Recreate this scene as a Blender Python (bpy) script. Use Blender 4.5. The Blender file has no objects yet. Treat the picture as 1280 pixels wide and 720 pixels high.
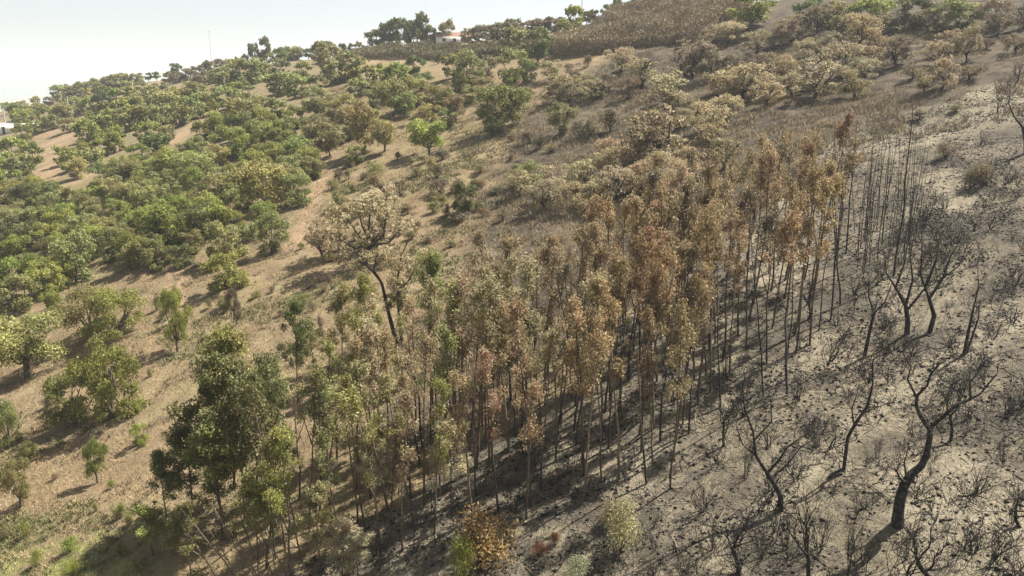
import bpy, math, random
import numpy as np
from mathutils import Vector

# ------------------------------------------------------------------ camera, world, sun, exposure
SC = bpy.context.scene
COL = SC.collection
F = 1000.0                      # focal length in pixels of a 1280 px wide frame
PITCH = math.radians(13.8)
cam_data = bpy.data.cameras.new('camera')
cam_data.sensor_width = 36.0
cam_data.lens = 36.0 * F / 1280.0
cam_data.clip_start = 0.5
cam_data.clip_end = 20000
cam = bpy.data.objects.new('camera', cam_data)
cam.rotation_euler = (math.pi / 2 - PITCH, 0, 0)
COL.objects.link(cam)
SC.camera = cam

SUN_EL, SUN_AZ = math.radians(57), math.radians(26)     # azimuth counted from +X towards +Y
sun_dir = Vector((math.cos(SUN_EL) * math.cos(SUN_AZ), math.cos(SUN_EL) * math.sin(SUN_AZ), math.sin(SUN_EL)))
world = bpy.data.worlds.new('World')
SC.world = world
world.use_nodes = True
wn = world.node_tree
wn.nodes.clear()
sky = wn.nodes.new('ShaderNodeTexSky')
sky.sky_type = 'NISHITA'
sky.sun_disc = False
sky.sun_elevation = SUN_EL
sky.sun_rotation = math.pi / 2 - SUN_AZ
sky.altitude = 100
sky.air_density = 1.0
sky.dust_density = 1.2
sky.ozone_density = 0.6
bg = wn.nodes.new('ShaderNodeBackground')
bg.inputs['Strength'].default_value = 0.052
wo = wn.nodes.new('ShaderNodeOutputWorld')
desat = wn.nodes.new('ShaderNodeHueSaturation')
desat.inputs['Saturation'].default_value = 0.45
wn.links.new(sky.outputs[0], desat.inputs['Color'])
wn.links.new(desat.outputs[0], bg.inputs['Color'])
wn.links.new(bg.outputs[0], wo.inputs['Surface'])

sun_data = bpy.data.lights.new('sun', 'SUN')
sun_data.energy = 5.0
sun_data.angle = math.radians(0.5)
sun_data.color = (1.0, 0.955, 0.885)
sun = bpy.data.objects.new('sun', sun_data)
sun.rotation_euler = sun_dir.to_track_quat('Z', 'Y').to_euler()
sun.location = (60, 60, 90)
COL.objects.link(sun)

SC.view_settings.view_transform = 'Standard'
SC.view_settings.look = 'None'
SC.view_settings.exposure = 1.42
SC.view_settings.gamma = 1.0
SC.view_settings.use_curve_mapping = False
SC.cycles.max_bounces = 4
SC.cycles.diffuse_bounces = 2
SC.cycles.transparent_max_bounces = 4
SC.cycles.volume_bounces = 1

RNG = np.random.default_rng(11)
random.seed(5)

# ------------------------------------------------------------------ terrain shape
def _hash(ix, iy, s):
    n = (ix.astype(np.int64) * 374761393 + iy.astype(np.int64) * 668265263 + s * 982451653) & 0x7fffffff
    n = ((n ^ (n >> 13)) * 1274126177) & 0x7fffffff
    return ((n ^ (n >> 16)) & 0xffff) / 65535.0

def vnoise(x, y, s=0):
    ix, iy = np.floor(x), np.floor(y)
    fx, fy = x - ix, y - iy
    fx = fx * fx * (3 - 2 * fx); fy = fy * fy * (3 - 2 * fy)
    a, b = _hash(ix, iy, s), _hash(ix + 1, iy, s)
    c, d = _hash(ix, iy + 1, s), _hash(ix + 1, iy + 1, s)
    return (a * (1 - fx) + b * fx) * (1 - fy) + (c * (1 - fx) + d * fx) * fy - 0.5

def softplus(t, w):
    z = np.clip(t / w, -40, 40)
    return w * np.log1p(np.exp(z))

def height(X, Y):
    X = np.asarray(X, float); Y = np.asarray(Y, float)
    P = -30.7 + 0.22 * X + 0.2 * Y
    t = 0.595 * X + 0.802 * Y - 214 + 0.42 * softplus(-168 - X, 20)
    P = P - 0.5 * softplus(t, 16)
    P = P + 2.0 * vnoise(X / 45 + 3.1, Y / 45, 1) + 0.7 * vnoise(X / 14, Y / 14, 2)
    near = np.clip((240 - Y) / 120, 0, 1)
    P = P + near * (0.5 * vnoise(X / 4.5, Y / 4.5, 3) + 0.30 * vnoise(X / 1.7, Y / 1.7, 4))
    floor = -62 + 4 * vnoise(X / 300, Y / 300, 7) + 46 * np.clip((np.hypot(X, Y) - 2200) / 1200, 0, 1) * (vnoise(X / 900, Y / 900, 9) + 0.5)
    d = P - floor
    return floor + softplus(d, 4.0)

cp, sp = math.cos(PITCH), math.sin(PITCH)
def ray(u, v):
    a = (u - 640) / F; b = (v - 360) / F
    return np.array([a, cp - sp * b, -(sp + cp * b)])
_T = np.concatenate([np.arange(15, 160, 0.15), np.arange(160, 520, 0.5)])
def at(u, v):
    """ground point seen at a pixel of the photograph: X, Y, Z, depth"""
    d = ray(u, v)
    X, Y, Z = d[0] * _T, d[1] * _T, d[2] * _T
    below = Z < height(X, Y)
    if below.any(): k = int(np.argmax(below))
    else:                                   # just above the crest: stand it on the crest itself
        m = _T < 430; k = int(np.argmax(d[2] - height(X[m], Y[m]) / _T[m] < np.min(d[2] - height(X[m], Y[m]) / _T[m]) + 1e-5))
    t = _T[k]
    x, y = d[0] * t, d[1] * t
    return float(x), float(y), float(height(x, y)), float(t)
def project(X, Y, Z):
    X, Y, Z = np.asarray(X, float), np.asarray(Y, float), np.asarray(Z, float)
    dep = Y * cp - Z * sp
    dn = -(Y * sp + Z * cp)
    return 640 + F * X / dep, 360 + F * dn / dep, dep

def gpoly(pts):
    return np.array([at(u, v)[:2] for u, v in pts])
def poly_sd(P, X, Y):
    """signed distance to a polygon on the ground, positive inside"""
    n = len(P); best = np.full(X.shape, 1e9); inside = np.zeros(X.shape, bool)
    for i in range(n):
        ax, ay = P[i]; bx, by = P[(i + 1) % n]
        ex, ey = bx - ax, by - ay
        t = np.clip(((X - ax) * ex + (Y - ay) * ey) / (ex * ex + ey * ey + 1e-9), 0, 1)
        best = np.minimum(best, np.hypot(X - ax - t * ex, Y - ay - t * ey))
        c = ((ay > Y) != (by > Y)) & (X < (bx - ax) * (Y - ay) / (by - ay + 1e-12) + ax)
        inside ^= c
    return np.where(inside, best, -best)
def line_d(P, X, Y):
    best = np.full(X.shape, 1e9)
    for (ax, ay), (bx, by) in zip(P[:-1], P[1:]):
        ex, ey = bx - ax, by - ay
        t = np.clip(((X - ax) * ex + (Y - ay) * ey) / (ex * ex + ey * ey + 1e-9), 0, 1)
        best = np.minimum(best, np.hypot(X - ax - t * ex, Y - ay - t * ey))
    return best
def sstep(a, b, x):
    t = np.clip((x - a) / (b - a), 0, 1)
    return t * t * (3 - 2 * t)

BURN = gpoly([(250, 790), (400, 690), (470, 640), (560, 575), (700, 490), (760, 420), (860, 330), (960, 270), (1000, 200),
              (1090, 150), (1170, 130), (1240, 105), (1400, 95), (1500, 420), (1500, 800), (800, 850)])
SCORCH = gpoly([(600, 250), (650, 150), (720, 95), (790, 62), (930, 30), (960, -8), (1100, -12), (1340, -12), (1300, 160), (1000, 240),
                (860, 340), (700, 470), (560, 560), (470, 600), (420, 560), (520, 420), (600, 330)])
GREEN = gpoly([(-60, 640), (60, 640), (150, 655), (190, 690), (180, 790), (-80, 790)])
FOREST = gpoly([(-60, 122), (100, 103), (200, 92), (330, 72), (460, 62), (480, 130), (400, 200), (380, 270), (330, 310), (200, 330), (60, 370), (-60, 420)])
TRACKS = [(gpoly([(372, 310), (386, 270), (397, 235), (402, 195), (412, 165)]), 1.7),
          (gpoly([(60, 225), (66, 200), (62, 180), (74, 160)]), 3.6),
          (gpoly([(98, 172), (106, 158)]), 3.6),
          (gpoly([(84, 232), (118, 214)]), 2.4),
          (gpoly([(134, 193), (180, 178)]), 2.6),
          (gpoly([(215, 178), (240, 160), (268, 134)]), 3.6),
          (gpoly([(186, 112), (193, 102), (203, 94)]), 4.0),
          (gpoly([(206, 114), (234, 110)]), 3.4),
          (gpoly([(232, 402), (225, 370), (228, 340)]), 0.5), (gpoly([(212, 402), (207, 370), (214, 335)]), 0.5),
          (gpoly([(395, 85), (430, 78), (520, 76)]), 4.0),
          (gpoly([(1280, 395), (1180, 455), (1080, 520), (960, 640)]), 1.1),
          (gpoly([(1150, 265), (1210, 258), (1180, 225)]), 2.2)]
GULLY = gpoly([(1290, 205), (1250, 245), (1215, 280), (1165, 325), (1120, 400), (1010, 470), (880, 520)])

def axis(lo, hi, step, far_lo, far_hi, g=1.10):
    mid = list(np.arange(lo, hi, step))
    s, x, out = step, hi, []
    while x < far_hi:
        out.append(x); s *= g; x += s
    s, x, inn = step, lo, []
    while x > far_lo:
        s *= g; x -= s; inn.append(x)
    return np.array(inn[::-1] + mid + out)
ax_x = axis(-62, 66, 0.42, -3600, 2500)
ax_y = axis(26, 125, 0.42, -200, 4500)
GX, GY = np.meshgrid(ax_x, ax_y)
GZ = height(GX, GY)
gul = line_d(GULLY, GX, GY)
GZ = GZ - 0.5 * np.exp(-(gul / 1.1) ** 2)
ny, nx = GX.shape

# ------------------------------------------------------------------ mesh helpers
def mesh_np(name, V, faces_n, loops):
    """V (n,3), faces_n sides per face, loops flat indices, shape (m*faces_n)"""
    me = bpy.data.meshes.new(name)
    V = np.ascontiguousarray(V, dtype=np.float32); loops = np.ascontiguousarray(loops, dtype=np.int32).ravel()
    m = len(loops) // faces_n
    me.vertices.add(len(V)); me.vertices.foreach_set('co', V.ravel())
    me.loops.add(len(loops)); me.loops.foreach_set('vertex_index', loops)
    me.polygons.add(m)
    me.polygons.foreach_set('loop_start', np.arange(0, m * faces_n, faces_n, dtype=np.int32))
    me.polygons.foreach_set('loop_total', np.full(m, faces_n, dtype=np.int32))
    me.update(calc_edges=True)
    return me

def smooth(me):
    me.polygons.foreach_set('use_smooth', np.ones(len(me.polygons), bool))

def nd(nt, typ, **kw):
    n = nt.nodes.new(typ)
    for k, v in kw.items():
        setattr(n, k, v)
    return n
def material(name):
    m = bpy.data.materials.new(name); m.use_nodes = True
    nt = m.node_tree; nt.nodes.clear()
    out = nd(nt, 'ShaderNodeOutputMaterial')
    return m, nt, out
def mathn(nt, op, a, b=None, clamp=False):
    n = nd(nt, 'ShaderNodeMath', operation=op, use_clamp=clamp)
    for i, x in enumerate((a, b)):
        if x is None: continue
        if isinstance(x, (int, float)): n.inputs[i].default_value = x
        else: nt.links.new(x, n.inputs[i])
    return n.outputs[0]
def mixc(nt, fac, a, b, mode='MIX'):
    n = nd(nt, 'ShaderNodeMix', data_type='RGBA', blend_type=mode)
    for sock, x in ((n.inputs[0], fac), (n.inputs[6], a), (n.inputs[7], b)):
        if isinstance(x, (int, float)): sock.default_value = x
        elif isinstance(x, tuple): sock.default_value = (*x, 1.0)
        else: nt.links.new(x, sock)
    return n.outputs[2]
def noise(nt, vec, scale, detail=3, rough=0.55):
    n = nd(nt, 'ShaderNodeTexNoise')
    n.inputs['Scale'].default_value = scale; n.inputs['Detail'].default_value = detail; n.inputs['Roughness'].default_value = rough
    if vec is not None: nt.links.new(vec, n.inputs['Vector'])
    return n.outputs['Fac']
def ramp(nt, fac, a, b, va=0.0, vb=1.0):
    n = nd(nt, 'ShaderNodeMapRange', clamp=True)
    n.inputs['From Min'].default_value = a; n.inputs['From Max'].default_value = b
    n.inputs['To Min'].default_value = va; n.inputs['To Max'].default_value = vb
    nt.links.new(fac, n.inputs['Value'])
    return n.outputs[0]

# ------------------------------------------------------------------ materials
def foliage_material():
    m, nt, out = material('foliage')
    oi = nd(nt, 'ShaderNodeObjectInfo'); geo = nd(nt, 'ShaderNodeNewGeometry'); tc = nd(nt, 'ShaderNodeTexCoord')
    isl = geo.outputs['Random Per Island']
    pale = nd(nt, 'ShaderNodeAttribute', attribute_type='OBJECT', attribute_name='pale')
    var = ramp(nt, isl, 0, 1, 0.6, 1.4)
    cl = ramp(nt, noise(nt, tc.outputs['Object'], 0.9, 2), 0.35, 0.65, 0.75, 1.25)
    v = mathn(nt, 'MULTIPLY', var, cl)
    comb = nd(nt, 'ShaderNodeCombineColor')
    for i in range(3): nt.links.new(v, comb.inputs[i])
    c = mixc(nt, 1.0, oi.outputs['Color'], comb.outputs[0], 'MULTIPLY')
    # some leaves of another hue: fresh or dried
    h = nd(nt, 'ShaderNodeMath', operation='FRACT'); nt.links.new(mathn(nt, 'MULTIPLY', isl, 17.31), h.inputs[0])
    c = mixc(nt, ramp(nt, h.outputs[0], 0.8, 1.0, 0, 0.3), c, (0.22, 0.19, 0.07))
    h2 = nd(nt, 'ShaderNodeMath', operation='FRACT'); nt.links.new(mathn(nt, 'MULTIPLY', isl, 7.77), h2.inputs[0])
    straw = mathn(nt, 'LESS_THAN', h2.outputs[0], pale.outputs['Fac'])
    c = mixc(nt, mathn(nt, 'MULTIPLY', straw, 0.85), c, (0.50, 0.42, 0.25))
    b = nd(nt, 'ShaderNodeBsdfPrincipled')
    nt.links.new(c, b.inputs['Base Color']); b.inputs['Roughness'].default_value = 0.55
    b.inputs['Specular IOR Level'].default_value = 0.25
    t = nd(nt, 'ShaderNodeBsdfTranslucent'); nt.links.new(c, t.inputs['Color'])
    mx = nd(nt, 'ShaderNodeMixShader'); mx.inputs[0].default_value = 0.45
    nt.links.new(b.outputs[0], mx.inputs[1]); nt.links.new(t.outputs[0], mx.inputs[2])
    nt.links.new(mx.outputs[0], out.inputs['Surface'])
    return m

def bark_material():
    m, nt, out = material('bark')
    oi = nd(nt, 'ShaderNodeObjectInfo'); tc = nd(nt, 'ShaderNodeTexCoord')
    n1 = noise(nt, tc.outputs['Object'], 6, 4); n2 = noise(nt, tc.outputs['Object'], 1.3, 2)
    v = mathn(nt, 'MULTIPLY', ramp(nt, n1, 0.3, 0.7, 0.55, 1.35), ramp(nt, n2, 0.3, 0.7, 0.75, 1.2))
    comb = nd(nt, 'ShaderNodeCombineColor')
    for i in range(3): nt.links.new(v, comb.inputs[i])
    c = mixc(nt, 1.0, oi.outputs['Color'], comb.outputs[0], 'MULTIPLY')
    # charred foot of the stem, to the height kept on the object
    ch = nd(nt, 'ShaderNodeAttribute', attribute_type='OBJECT', attribute_name='char_height')
    sep = nd(nt, 'ShaderNodeSeparateXYZ'); nt.links.new(tc.outputs['Object'], sep.inputs[0])
    zz = mathn(nt, 'SUBTRACT', ch.outputs['Fac'], mathn(nt, 'ADD', sep.outputs['Z'], mathn(nt, 'MULTIPLY', n2, 2.0)))
    c = mixc(nt, ramp(nt, zz, -2.2, 1.2, 0, 0.93), c, mixc(nt, ramp(nt, n1, 0.45, 0.72), (0.014, 0.013, 0.012), (0.10, 0.088, 0.073)))
    b = nd(nt, 'ShaderNodeBsdfPrincipled'); nt.links.new(c, b.inputs['Base Color']); b.inputs['Roughness'].default_value = 0.9
    b.inputs['Specular IOR Level'].default_value = 0.2
    bp = nd(nt, 'ShaderNodeBump'); bp.inputs['Strength'].default_value = 0.5; bp.inputs['Distance'].default_value = 0.03
    nt.links.new(n1, bp.inputs['Height']); nt.links.new(bp.outputs[0], b.inputs['Normal'])
    nt.links.new(b.outputs[0], out.inputs['Surface'])
    return m

def plain_material(name, col, rough=0.8, scale=3.0, lo=0.75, hi=1.2):
    m, nt, out = material(name)
    tc = nd(nt, 'ShaderNodeTexCoord'); geo = nd(nt, 'ShaderNodeNewGeometry')
    v = mathn(nt, 'MULTIPLY', ramp(nt, noise(nt, tc.outputs['Object'], scale, 4), 0.3, 0.7, lo, hi), ramp(nt, geo.outputs['Random Per Island'], 0, 1, 0.75, 1.25))
    comb = nd(nt, 'ShaderNodeCombineColor')
    for i in range(3): nt.links.new(v, comb.inputs[i])
    c = mixc(nt, 1.0, col, comb.outputs[0], 'MULTIPLY')
    b = nd(nt, 'ShaderNodeBsdfPrincipled'); nt.links.new(c, b.inputs['Base Color']); b.inputs['Roughness'].default_value = rough
    b.inputs['Specular IOR Level'].default_value = 0.2
    nt.links.new(b.outputs[0], out.inputs['Surface'])
    return m

def ground_material():
    m, nt, out = material('hillside_soil')
    tc = nd(nt, 'ShaderNodeTexCoord'); P = tc.outputs['Object']
    at1 = nd(nt, 'ShaderNodeAttribute', attribute_name='masks'); s1 = nd(nt, 'ShaderNodeSeparateColor'); nt.links.new(at1.outputs['Color'], s1.inputs[0])
    at2 = nd(nt, 'ShaderNodeAttribute', attribute_name='masks_far'); s2 = nd(nt, 'ShaderNodeSeparateColor'); nt.links.new(at2.outputs['Color'], s2.inputs[0])
    burn, green, track = s1.outputs; scorch, far, pal = s2.outputs
    nA, nB, nC, nD = noise(nt, P, 0.12, 4), noise(nt, P, 0.55, 5, 0.6), noise(nt, P, 2.6, 5, 0.65), noise(nt, P, 9.0, 3, 0.6)
    # dry grass and soil
    dry = mixc(nt, ramp(nt, nB, 0.32, 0.66), (0.140, 0.104, 0.058), (0.245, 0.188, 0.108))
    dry = mixc(nt, ramp(nt, nA, 0.42, 0.62, 0, 0.6), dry, (0.19, 0.13, 0.075))
    dry = mixc(nt, ramp(nt, nC, 0.50, 0.64, 0, 0.7), dry, (0.105, 0.08, 0.045))
    dry = mixc(nt, ramp(nt, noise(nt, P, 22.0, 4, 0.7), 0.52, 0.68, 0, 0.55), dry, (0.10, 0.075, 0.042))
    dry = mixc(nt, ramp(nt, nD, 0.55, 0.72, 0, 0.5), dry, (0.36, 0.285, 0.17))
    grass = mixc(nt, ramp(nt, nC, 0.35, 0.65), (0.10, 0.105, 0.035), (0.24, 0.22, 0.09))
    gm = mathn(nt, 'MULTIPLY', green, ramp(nt, nB, 0.40, 0.56))
    c = mixc(nt, gm, dry, grass)
    tr = mixc(nt, ramp(nt, nC, 0.35, 0.65), (0.22, 0.150, 0.090), (0.315, 0.225, 0.138))
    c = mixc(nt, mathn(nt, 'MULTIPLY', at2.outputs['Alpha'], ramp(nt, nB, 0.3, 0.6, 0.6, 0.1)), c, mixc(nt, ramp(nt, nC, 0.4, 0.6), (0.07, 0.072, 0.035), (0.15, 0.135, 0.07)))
    c = mixc(nt, mathn(nt, 'MULTIPLY', track, ramp(nt, nB, 0.3, 0.5, 0.55, 0.95)), c, tr)
    # scorched slope: dark brown with grey ash
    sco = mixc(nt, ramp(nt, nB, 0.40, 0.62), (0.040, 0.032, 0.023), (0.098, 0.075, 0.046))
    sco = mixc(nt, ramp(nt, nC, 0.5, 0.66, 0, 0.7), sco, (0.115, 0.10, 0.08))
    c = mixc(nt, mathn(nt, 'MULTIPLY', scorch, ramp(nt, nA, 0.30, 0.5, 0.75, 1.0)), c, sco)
    # burnt out ash ground
    ash = mixc(nt, ramp(nt, nB, 0.36, 0.64), (0.132, 0.110, 0.072), (0.225, 0.189, 0.127))
    ash = mixc(nt, ramp(nt, nC, 0.48, 0.62, 0, 0.65), ash, (0.05, 0.043, 0.034))
    ash = mixc(nt, ramp(nt, nD, 0.56, 0.72, 0, 0.7), ash, (0.27, 0.235, 0.175))
    ash = mixc(nt, ramp(nt, nD, 0.42, 0.30, 0, 0.6), ash, (0.055, 0.05, 0.043))
    ash = mixc(nt, ramp(nt, noise(nt, P, 0.22, 4, 0.6), 0.47, 0.58, 0, 0.75), ash, (0.060, 0.052, 0.040))
    ash = mixc(nt, ramp(nt, noise(nt, P, 1.1, 6, 0.7), 0.52, 0.60, 0, 0.75), ash, (0.055, 0.048, 0.037))
    ash = mixc(nt, mathn(nt, 'MULTIPLY', pal, ramp(nt, nC, 0.35, 0.6)), ash, (0.255, 0.217, 0.152))
    nE = noise(nt, P, 22.0, 4, 0.7)
    ash = mixc(nt, ramp(nt, nE, 0.54, 0.68, 0, 0.7), ash, (0.045, 0.039, 0.031))
    ash = mixc(nt, ramp(nt, nE, 0.44, 0.32, 0, 0.55), ash, (0.33, 0.285, 0.205))
    edge = mathn(nt, 'ADD', burn, ramp(nt, nB, 0.3, 0.7, -0.25, 0.25))
    c = mixc(nt, mathn(nt, 'MULTIPLY', ramp(nt, edge, 0.35, 0.65), ramp(nt, burn, 0.0, 0.2)), c, ash)
    # far farmland
    farc = mixc(nt, ramp(nt, noise(nt, P, 0.006, 5), 0.4, 0.6), (0.07, 0.085, 0.045), (0.22, 0.18, 0.11))
    c = mixc(nt, far, c, farc)
    b = nd(nt, 'ShaderNodeBsdfPrincipled'); nt.links.new(c, b.inputs['Base Color'])
    b.inputs['Roughness'].default_value = 0.95; b.inputs['Specular IOR Level'].default_value = 0.1
    hgt = mathn(nt, 'ADD', mathn(nt, 'MULTIPLY', nC, 0.35), mathn(nt, 'MULTIPLY', nD, 0.14))
    bp = nd(nt, 'ShaderNodeBump'); bp.inputs['Strength'].default_value = 1.0; bp.inputs['Distance'].default_value = 0.5
    nt.links.new(hgt, bp.inputs['Height']); nt.links.new(bp.outputs[0], b.inputs['Normal'])
    nt.links.new(b.outputs[0], out.inputs['Surface'])
    return m

M_LEAF, M_BARK = foliage_material(), bark_material()
M_GROUND = ground_material()
M_ROCK = plain_material('ash_clods', (0.16, 0.145, 0.12), 0.95, 4)
M_CHAR = plain_material('charcoal', (0.022, 0.020, 0.018), 0.9, 5)
M_STRAW = plain_material('dry_straw', (0.34, 0.26, 0.14), 0.8, 2)
M_STONE = plain_material('pale_stone', (0.30, 0.25, 0.18), 0.95, 4)
M_DEAD = plain_material('dead_weed', (0.095, 0.07, 0.042), 0.9, 2)
M_WEED = plain_material('green_weed', (0.12, 0.135, 0.045), 0.7, 2)
M_BRUSH = plain_material('dry_brush', (0.30, 0.240, 0.150), 0.9, 0.15)
M_BRUSH2 = plain_material('olive_brush', (0.20, 0.172, 0.092), 0.9, 0.15)
M_WALL = plain_material('whitewash', (0.74, 0.71, 0.64), 0.8, 0.8, 0.92, 1.05)
M_ROOF = plain_material('roof_tile', (0.22, 0.13, 0.09), 0.8, 2)
M_GLASS = plain_material('dark_opening', (0.03, 0.03, 0.035), 0.3, 2)
M_STICK = plain_material('bleached_wood', (0.24, 0.20, 0.145), 0.9, 2)
M_POLE = plain_material('pale_pole', (0.50, 0.46, 0.38), 0.8, 2)

# ------------------------------------------------------------------ ground sheet
idx = np.arange(ny * nx).reshape(ny, nx)
quads = np.stack([idx[:-1, :-1], idx[:-1, 1:], idx[1:, 1:], idx[1:, :-1]], -1).reshape(-1)
ground_me = mesh_np('hillside_ground', np.stack([GX, GY, GZ], -1).reshape(-1, 3), 4, quads)
smooth(ground_me)
gx, gy = GX.ravel(), GY.ravel()
wob = 3.0 * vnoise(gx / 6, gy / 6, 21) + 1.6 * vnoise(gx / 2.2, gy / 2.2, 22)
burn = sstep(-1.2, 1.2, poly_sd(BURN, gx, gy) + wob)
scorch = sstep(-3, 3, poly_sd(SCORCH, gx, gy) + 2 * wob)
green = sstep(-1.5, 3, poly_sd(GREEN, gx, gy) + wob)
dist = np.hypot(gx, gy)
green = np.maximum(green, 0.22 * sstep(-0.1, 0.25, vnoise(gx / 9, gy / 9, 31)) * (gx < 5))
track = np.zeros_like(gx)
for T, w in TRACKS:
    track = np.maximum(track, sstep(w * 1.2, w * 0.35, line_d(T, gx, gy) + 0.5 * wob * min(1, w / 2)))
farm = np.maximum(sstep(380, 620, dist), sstep(-40, -52, GZ.ravel()) * sstep(200, 300, dist))
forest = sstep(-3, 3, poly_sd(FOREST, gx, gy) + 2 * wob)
palm = burn * np.maximum(sstep(0.08, 0.3, vnoise(gx / 7, gy / 7, 41)), np.maximum(track, 0))
fc = ground_me.color_attributes.new('masks', 'FLOAT_COLOR', 'POINT')
fc.data.foreach_set('color', np.stack([burn, green, track * (1 - burn), np.ones_like(gx)], -1).astype(np.float32).ravel())
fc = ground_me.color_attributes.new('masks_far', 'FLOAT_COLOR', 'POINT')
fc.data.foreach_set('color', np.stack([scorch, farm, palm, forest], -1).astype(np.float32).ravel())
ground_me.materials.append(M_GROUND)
ground = bpy.data.objects.new('ground', ground_me); COL.objects.link(ground); ground['kind'] = 'structure'

# ------------------------------------------------------------------ plant building blocks
class Tubes:
    def __init__(self): self.V, self.Fc, self.n = [], [], 0
    def add(self, pts, rad, sides=5):
        pts = np.asarray(pts, float); k = len(pts)
        tang = np.gradient(pts, axis=0); tang /= np.linalg.norm(tang, axis=1)[:, None] + 1e-9
        ref = np.array([1.0, 0.13, 0.0]) if abs(tang[0][0]) < 0.8 else np.array([0.0, 1.0, 0.2])
        a = np.cross(tang, ref); a /= np.linalg.norm(a, axis=1)[:, None] + 1e-9
        b = np.cross(tang, a)
        th = np.linspace(0, 2 * np.pi, sides, endpoint=False)
        rad = np.asarray(rad, float)[:, None, None]
        ring = pts[:, None, :] + rad * (np.cos(th)[None, :, None] * a[:, None, :] + np.sin(th)[None, :, None] * b[:, None, :])
        self.V.append(ring.reshape(-1, 3))
        i = np.arange(k - 1)[:, None] * sides; j = np.arange(sides)[None, :]; j2 = (j + 1) % sides
        q = np.stack([i + j, i + j2, i + sides + j2, i + sides + j], -1).reshape(-1, 4) + self.n
        self.Fc.append(q); self.n += k * sides
    def mesh(self, name, mat=None):
        me = mesh_np(name, np.concatenate(self.V), 4, np.concatenate(self.Fc))
        smooth(me); me.materials.append(mat or M_BARK)
        return me

def unit(v): return v / (np.linalg.norm(v, axis=-1, keepdims=True) + 1e-9)

def leaf_mesh(name, C, A, L, W, rng, N=None):
    """diamond leaves: centres C, long axes A"""
    n = len(C)
    A = unit(A); R = unit(rng.normal(size=(n, 3))) if N is None else unit(N); B = unit(np.cross(A, R))
    L = (L * rng.uniform(0.7, 1.3, n))[:, None]; W = (W * rng.uniform(0.7, 1.3, n))[:, None]
    fold = unit(np.cross(A, B)) * W * 0.25
    V = np.stack([C - A * L / 2, C + B * W / 2 + fold, C + A * L / 2, C - B * W / 2 + fold], 1).reshape(-1, 3)
    me = mesh_np(name, V, 4, np.arange(n * 4))
    me.materials.append(M_LEAF)
    return me

def wander(p0, d0, length, seg, bend, up, rng):
    pts = [np.array(p0, float)]; d = unit(np.array(d0, float))
    for _ in range(seg):
        d = unit(d + rng.normal(size=3) * bend + np.array([0, 0, up]))
        pts.append(pts[-1] + d * length / seg)
    return np.array(pts)

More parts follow.
